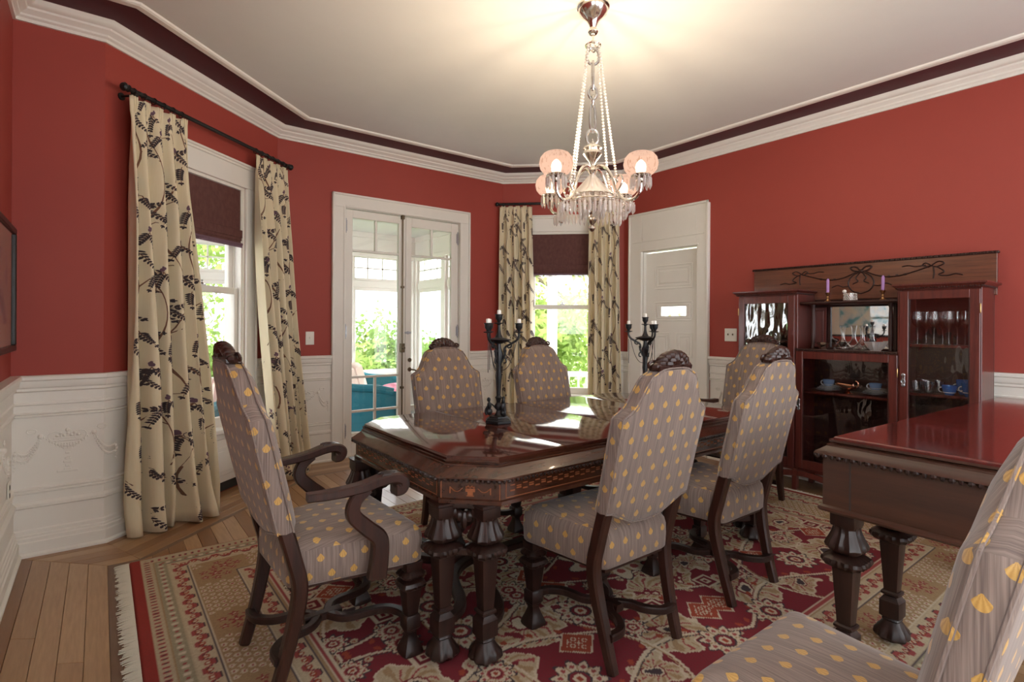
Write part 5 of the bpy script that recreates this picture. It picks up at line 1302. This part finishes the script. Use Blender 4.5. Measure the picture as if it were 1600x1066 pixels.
# ================================================================== CANDELABRA
def candelabra(loc, rz, label, which):
    t = thing('candelabra', label, 'candelabra', loc, rz, 'black candelabra on the table')
    m = MB(); m.lathe([(.070, 0), (.072, .004), (.072, .014), (.064, .018), (.062, .022), (.052, .026), (.050, .034), (.030, .036), (0, .036)], 6, rot=PI / 6); mk('base', m, 'iron', t, 20)
    for k in range(3):
        a = 2 * PI * k / 3; m = MB(); c, s = math.cos(a), math.sin(a); R = .046
        rm = Matrix.Rotation(a, 3, 'Z')
        m.blob((R * c, R * s, .054), (.017, .013, .019), 8, 6, rm); m.blob((R * 1.0 * c, R * 1.0 * s, .083), (.012, .014, .021), 8, 6, rm); m.blob((R * 1.06 * c, R * 1.06 * s, .113), (.0095, .0095, .012), 8, 6)
        m.tube([(R * c, R * s, .10), (R * c, R * s, .115)], .005, 6); m.tube(crom([(R * 1.25 * c, R * 1.25 * s, .037), (R * 1.4 * c, R * 1.4 * s, .06), (R * 1.1 * c, R * 1.1 * s, .085)], 4), [.007] * 4 + [.005] * 5, 6)
        m.tube(crom([(R * .9 * c, R * .9 * s, .095), (R * .6 * c, R * .6 * s, .085), (.012 * c, .012 * s, .068)], 4), .004, 6); mk('sphinx_figure', m, 'iron', t)
    m = MB(); m.lathe([(.022, .036), (.014, .046), (.010, .06), (.020, .075), (.020, .085), (.010, .10), (.014, .118), (.018, .124), (.011, .134), (.012, .20), (.015, .23), (.012, .26), (.014, .30), (.020, .34), (.012, .372), (.010, .40)], 16, mod=(.10, 8, .135, .34)); mk('stem', m, 'iron', t)
    m = MB(); m.lathe([(.012, .392), (.030, .398), (.058, .410), (.060, .414), (.050, .416), (.020, .424), (.012, .44), (.008, .46), (.007, .486), (.012, .492)], 20); mk('dish', m, 'iron', t)
    def holder(x, y, z, par):
        m = MB(); m.lathe([(.006, 0), (.022, .004), (.023, .007), (.008, .008), (.009, .016), (.017, .026), (.018, .044), (.022, .047), (.020, .050), (.012, .050), (0, .046)], 14, (x, y, z)); return mk('candle_cup', m, 'iron', par)
    holder(0, 0, .490, t)
    pos = [(0, 0, .5365)]
    for k in range(3):
        a = 2 * PI * k / 3 + PI; c, s = math.cos(a), math.sin(a); P = lambda r, z: (r * c, r * s, z)
        m = MB(); m.tube(crom([P(.012, .300), P(.030, .340), P(.030, .372), P(.060, .392), P(.088, .410), P(.100, .432), P(.100, .452)], 5), [.006] * 31, 7)
        m.tube(crom([P(.040, .405), P(.058, .398), P(.062, .380), P(.048, .372), P(.042, .384)], 4), .004, 6); m.tube(crom([P(.014, .33), P(.034, .318), P(.036, .300), P(.024, .296)], 4), .004, 6)
        m.blob(P(.030, .356), .009, 8, 6); ar = mk('arm', m, 'iron', t); holder(*P(.100, .446), ar); pos.append(P(.100, .4925))
        a2 = a + 2 * PI / 3; m = MB(); P2_ = [(lerp(.088 * c, .014 * math.cos(a2), f), lerp(.088 * s, .014 * math.sin(a2), f), lerp(.408, .262, f) - .085 * 4 * f * (1 - f) * (1 - f * .5)) for f in [k_ / 14 for k_ in range(15)]]
        m.tube(P2_, .0018, 5); m.tube([(.098 * c, .098 * s, .405), (.099 * c, .099 * s, .255)], .0018, 5); mk('chain', m, 'iron', t)
    q = Matrix.Rotation(rz, 3, 'Z')
    lt = [(q @ Vector(p)).dot(Vector((.793, -.609, 0))) for p in pos]; od = sorted((1, 2, 3), key=lambda k_: lt[k_]); nm = {0: 'topmost centre', od[0]: 'left arm', od[1]: 'middle arm', od[2]: 'right arm'}
    for i, p in enumerate(pos):
        w_ = Vector(loc) + q @ Vector(p)
        o = lat('candle', [(.0105, 0), (.0105, .020), (.008, .024), (0, .0245)], 12, tuple(w_), 'wax_white', 'short white candle stub in the %s cup of the %s candelabra' % (nm[i], which), 'candle', 'candle stubs in the %s candelabra' % which)
candelabra((1.579, 2.165, TH + .001), math.radians(142.5), 'black candelabra with sphinx feet on the near half of the table', 'near')
candelabra((2.66, 2.12, TH + .001), math.radians(-47.5), 'black candelabra on the far half of the table, half hidden by a chair', 'far')

# ================================================================== CHANDELIER
CX, CY = 2.075, 2.01
cd = thing('chandelier', 'silver and crystal chandelier with four frosted globes hanging over the table', 'chandelier', (CX, CY, ZC))
Zq = -ZC   # children are local to the ceiling point
def chm(name, m, mat, par=None, smooth=35): 
    m.v = [(x, y, z + Zq) for x, y, z in m.v]; return mk(name, m, mat, par or cd, smooth)
m = MB(); m.lathe([(.085, 2.9495), (.086, 2.942), (.072, 2.936), (.080, 2.928), (.074, 2.912), (.048, 2.888), (.030, 2.868), (.022, 2.848), (.016, 2.835), (.024, 2.824), (.027, 2.812), (.020, 2.800), (.008, 2.794)], 24); chm('canopy', m, 'silver')
m = MB(); m.tube([(0, 0, 2.80), (0, 0, 2.755)], .006, 8)
def link(mb, zc, h, wd, ax, r=.0075):
    mb.tube([(ax[0] * wd * math.cos(a), ax[1] * wd * math.cos(a), zc + h * math.sin(a)) for a in [k * 2 * PI / 18 for k in range(18)]], r, 7, True)
link(m, 2.735, .028, .020, (1, 0), .005)
for r_, zz in ((.034, 2.745), (.040, 2.74)): m.tube([(r_ * math.cos(a), r_ * math.sin(a), zz) for a in [k * 2 * PI / 20 for k in range(20)]], .004, 6, True)
chm('top_ring', m, 'silver')
ax1, ax2 = (.794, -.608), (.608, .794)
zz = 2.682
for i, (h, wd, ax) in enumerate(((.044, .033, ax1), (.075, .015, ax2), (.034, .022, ax1), (.028, .020, ax2), (.080, .015, ax1), (.042, .032, ax1), (.026, .016, ax2))):
    m = MB(); link(m, zz - h * .0, h, wd, ax); chm('chain_link', m, 'pewter'); zz -= h + ((.075, .034, .028, .080, .042, .026, 0)[i]) - .018
zbody = zz + .02
m = MB(); m.lathe([(.006, 2.225), (.020, 2.215), (.046, 2.200), (.050, 2.190), (.040, 2.184), (.048, 2.172), (.050, 2.160), (.036, 2.140), (.018, 2.118), (.012, 2.10), (.020, 2.088), (.026, 2.074), (.016, 2.058), (.012, 2.04)], 22); chm('upper_vase', m, 'silver')
m = MB(); m.tube([(0, 0, zz + .05), (0, 0, 2.22)], .005, 8); m.tube([(0, 0, 2.06), (0, 0, 1.82)], .011, 10); chm('centre_rod', m, 'pewter')
m = MB(); m.lathe([(.014, 2.052), (.030, 2.035), (.055, 2.005), (.085, 1.972), (.112, 1.945), (.116, 1.938), (.108, 1.938), (.080, 1.965), (.045, 2.0), (.012, 2.03)], 26, mod=(.03, 13, 1.9, 2.04), caps=False); chm('crystal_bell', m, 'crystal')
m = MB(); m.lathe([(.010, 1.868), (.024, 1.86), (.020, 1.848), (.012, 1.84), (.022, 1.826), (.026, 1.812), (.020, 1.798), (.010, 1.788), (.008, 1.782), (.018, 1.772), (.019, 1.764), (.010, 1.752), (0, 1.748)], 18); chm('bottom_finial', m, 'silver')
pris_me = None
def prism_at(x, y, z, L=.075, par=None):
    global pris_me
    if pris_me is None:
        m = MB(); m.lathe([(.0, 0), (.0035, -.004), (.0035, -.008), (.0015, -.012), (.0072, -.018), (.0075, -.058), (.0, -.075)], 6, caps=False); m.v = [(a, b, c) for a, b, c in m.v]
        pris_me = mesh(m, 'prism', 0); pris_me.materials.append(MAT['crystal'])
    o = mk('prism', pris_me, None, par or cd); o.location = (x, y, z + Zq); o.scale = (1, 1, L / .075); o.rotation_euler = (0, 0, random.random() * 3); return o
m = MB()
for R, z in ((.112, 1.938), (.180, 1.895), (.062, 1.90)):
    m.tube([(R * math.cos(a), R * math.sin(a), z) for a in [k * 2 * PI / 32 for k in range(32)]], .0035, 6, True)
for k in range(8):
    a = 2 * PI * k / 8; m.tube([(.012 * math.cos(a), .012 * math.sin(a), 1.90), (.18 * math.cos(a), .18 * math.sin(a), 1.895)], .003, 5)
chm('prism_ring', m, 'silver')
for k in range(44): a = 2 * PI * k / 44; prism_at(.180 * math.cos(a), .180 * math.sin(a), 1.893, .082)
for k in range(24): a = 2 * PI * (k + .5) / 24; prism_at(.112 * math.cos(a), .112 * math.sin(a), 1.936, .080)
for k in range(14): a = 2 * PI * k / 14; prism_at(.062 * math.cos(a), .062 * math.sin(a), 1.898, .085)
ANG0 = math.radians(90 - 37.5 + 45)
GR = .295
for k in range(4):
    a = ANG0 + k * PI / 2; c, s = math.cos(a), math.sin(a); P = lambda r, z: (r * c, r * s, z)
    m = MB(); m.tube(crom([P(.014, 2.075), P(.045, 2.090), P(.090, 2.068), P(.128, 2.010), P(.150, 1.950), P(.190, 1.895), P(.245, 1.880), P(.285, 1.905), P(GR, 1.945), P(GR, 1.965)], 5), [.0085] * 46, 8)
    m.tube(crom([P(.16, 1.94), P(.19, 1.985), P(.175, 2.02), P(.15, 2.005), P(.158, 1.985)], 4), .005, 6)
    m.tube(crom([P(.235, 1.88), P(.235, 1.845), P(.21, 1.825), P(.19, 1.845), P(.205, 1.86)], 4), .005, 6); ar = chm('arm', m, 'silver')
    m = MB(); m.lathe([(.010, 1.955), (.018, 1.962), (.014, 1.97), (.034, 1.978), (.046, 1.988), (.049, 1.996), (.044, 1.998), (.012, 1.985)], 20, P(GR, 0)); chm('globe_gallery', m, 'silver', ar)
    m = MB(); m.lathe([(.046, 1.992), (.064, 2.002), (.080, 2.022), (.0855, 2.048), (.080, 2.076), (.064, 2.096), (.050, 2.103), (.048, 2.101), (.062, 2.094), (.078, 2.075), (.0835, 2.048), (.078, 2.023), (.063, 2.004)], 28, P(GR, 0), caps=False); chm('globe', m, 'globe_glass', ar)
    m = MB(); m.lathe([(.008, 1.985), (.014, 2.0), (.024, 2.016), (.027, 2.034), (.022, 2.052), (.010, 2.066), (0, 2.071)], 14, P(GR, 0)); chm('bulb', m, 'bulb_glow', ar)
    for j in range(12):
        b = 2 * PI * j / 12; prism_at(GR * c + .048 * math.cos(b), GR * s + .048 * math.sin(b), 1.992, .070, ar)
    for j in range(5):
        b = 2 * PI * j / 5; prism_at(.235 * c + .02 * math.cos(b), .235 * s + .02 * math.sin(b), 1.868, .060, ar)
    ld = bpy.data.lights.new('bulb_light', 'POINT'); ld.energy = 6.0; ld.color = (1, .80, .58); ld.shadow_soft_size = .022
    lo = bpy.data.objects.new('bulb_light', ld); C.objects.link(lo); lo.parent = ar; lo.location = (GR * c, GR * s, 2.098 + Zq)
    # strings of glass beads from the top ring to each arm
    m = MB(); n = 46
    for j in range(n):
        f = j / (n - 1); r_ = lerp(.038, .155, f); z = lerp(2.74, 1.995, f) - .02 * math.sin(PI * f)
        m.blob((r_ * c, r_ * s, z), .0070, 8, 6)
    o = chm('bead_string', m, 'crystal'); o['kind'] = 'stuff'
m = MB()
for k in range(4):
    a = ANG0 + (k + .5) * PI / 2
    for j in range(9):
        f = j / 8; b = a + (f - .5) * PI / 2; R = .17; m.blob((R * math.cos(b), R * math.sin(b), 1.93 - .035 * math.sin(PI * f)), .0085, 6, 5)
o = chm('bead_swag', m, 'crystal'); o['kind'] = 'stuff'

# ================================================================== PORCH FURNITURE
def wicker_seat(loc, rz, w, label, name='wicker_sofa', pillow=True):
    t = thing(name, label, 'sofa' if w > 1 else 'armchair', loc, rz); hw = w / 2
    m = MB(); m.box(-hw + .03, hw - .03, .02, .62, .16, .30, .02)
    for x in (-hw + .05, hw - .05):
        for y in (.06, .58): m.lathe([(.022, 0), (.03, .16)], 10, (x, y, 0))
    mk('frame', m, 'wicker_teal', t)
    m = MB(); P = [(-hw + .02, .64, .60), (-hw, .45, .64), (-hw, .15, .66), (-hw + .06, -.04, .74), (0, -.09, .80), (hw - .06, -.04, .74), (hw, .15, .66), (hw, .45, .64), (hw - .02, .64, .60)]; Q = crom(P, 6)
    m.tube(Q, .045, 10)
    k = len(m.v); n = len(Q); m.v += [(x, y, z) for x, y, z in Q] + [(x * .98, y, .16) for x, y, z in Q] + [(x * .95, y + .03, z) for x, y, z in Q] + [(x * .93, y + .03, .16) for x, y, z in Q]
    for i in range(n - 1): m.f += [(k + i, k + i + 1, k + n + i + 1, k + n + i), (k + 2 * n + i, k + 3 * n + i, k + 3 * n + i + 1, k + 2 * n + i + 1)]
    mk('wicker_shell', m, 'wicker_teal', t)
    m = MB(); m.box(-hw + .07, hw - .07, .06, .62, .30, .43, .035); mk('seat_cushion', m, 'sofa_cloth', t)
    nb = max(1, int(round(w / .6)))
    for i in range(nb):
        a = -hw + .08 + (w - .16) * i / nb; m = MB()
        b = a + (w - .16) / nb - .01; m.box(a, b, .06, .20, .43, .86, .045); m.xf(lambda x, y, z: (x, y - (z - .43) * .28, z)); mk('back_cushion', m, 'sofa_cloth', t)
    return t
wicker_seat((2.42, 6.50, -.12), math.radians(-122), 1.25, 'teal wicker sofa with cream striped cushions on the glazed porch')
wicker_seat((.66, 5.75, -.12), math.radians(150), .75, 'teal wicker armchair seen through the left bay window', 'wicker_chair')
m = MB(); m.blob((0, 0, 0), (.25, .12, .09), 16, 10); o = mk('pillow', m, 'cushion_pink', loc=(2.88, 6.16, .43)); o.rotation_euler = (.1, 0, .3); tag(o, 'pink pillow lying on the porch sofa', 'pillow')
pt_ = thing('porch_table', 'low white and teal table on the porch in front of the sofa', 'table', (3.36, 5.62, -.12))
m = MB(); m.lathe([(.30, .40), (.31, .41), (.31, .43), (.30, .44)], 24); mk('table_top', m, 'trim_white', pt_)
m = MB(); m.lathe([(.20, 0), (.16, .1), (.14, .2), (.18, .40)], 18); mk('wicker_base', m, 'wicker_teal', pt_)
o = mk('pillow', o.data, None, loc=(3.34, 5.63, .41)); o.scale = (.7, .8, .8); tag(o, 'pink cushion on the low porch table, seen through the lower panes', 'pillow')

# ================================================================== GARDEN
def tree(name, label, c, h, r, n, mat, seed, trunk=True, lo=0.2, branch=None):
    rnd = np.random.default_rng(seed); t = thing(name, label, 'tree' if trunk else 'bush', c, 0, 'garden trees and bushes')
    cl = rnd.normal(size=(26, 3)) * np.array([r * .48, r * .48, h * .20]) + np.array([0, 0, h * (.62 if trunk else .5)])
    p = cl[rnd.integers(0, 26, n)] + rnd.normal(size=(n, 3)) * r * .20; p[:, 2] = np.clip(p[:, 2], lo, None)
    a = rnd.normal(size=(n, 3)); a /= np.linalg.norm(a, axis=1)[:, None]; b = np.cross(a, rnd.normal(size=(n, 3))); b /= np.linalg.norm(b, axis=1)[:, None]
    s = rnd.uniform(.05, .10, n)[:, None]; v = np.stack([p - a * s, p + b * s * .5, p + a * s, p - b * s * .5], 1).reshape(-1, 3)
    me = bpy.data.meshes.new('foliage'); me.from_pydata(v.tolist(), [], np.arange(4 * n).reshape(-1, 4).tolist()); me.materials.append(MAT[mat]); o = mk('foliage', me, None, t); o['kind'] = 'stuff'
    m = MB()
    m.tube([(0, 0, 0), (.05, 0, h * .35), (.0, .1, h * .75)], [h * .03, h * .024, h * .008] if trunk else [.03, .03, .01], 8)
    for k in range(5):
        q = cl[k]; m.tube(crom([(.03, 0, h * .30), (q[0] * .5, q[1] * .5, (h * .35 + q[2]) / 2 + .1), tuple(q)], 4), [h * .014] * 5 + [h * .006] * 4, 6)
    if branch:
        for br in branch: m.tube(crom(br, 5), [.09 - .05 * i / (5 * (len(br) - 1)) for i in range(5 * (len(br) - 1) + 1)], 7)
    mk('trunk', m, 'bark', t); return t
G = -.6
tree('garden_tree', 'leafy light green tree outside the right bay window', (7.6, 8.4, G), 2.9, 1.1, 5200, 'leaf_light', 1, True, .3)
tree('garden_tree', 'bare-branched tree arching high outside the right bay window', (6.6, 8.9, G), 6.0, 1.5, 1800, 'leaf_light', 2, True, 2.6, [[(0, 0, 2.2), (.6, .0, 2.9), (1.4, -.1, 2.6), (2.2, -.2, 1.9)], [(0, 0, 1.2), (.7, .1, .9), (1.3, .1, .3)]])
tree('garden_bush', 'low green bush far beyond the left French door pane', (2.6, 10.6, G), 1.9, 1.2, 4200, 'leaf_light', 3, False, .05)
tree('garden_bush', 'rounded bush beyond the porch windows to the right of the sofa', (4.9, 10.8, G), 1.9, 1.3, 4200, 'leaf_dark', 4, False, .05)
tree('garden_bush', 'green bush beyond the porch windows behind the sofa', (1.0, 10.4, G), 2.1, 1.2, 4200, 'leaf_dark', 5, False, .05)
tree('garden_tree', 'tall pale green tree seen through the left bay window', (1.0, 12.5, G), 5.2, 2.0, 8000, 'leaf_light', 6, True, .3)
tree('garden_tree', 'tall green tree at the far left of the garden', (-1.8, 12.0, G), 4.6, 1.8, 6000, 'leaf_dark', 9, True, .3)
tree('garden_bush', 'green bush growing behind the veranda railing', (9.6, 7.4, G), 2.2, 1.2, 3800, 'leaf_light', 10, False, .05)
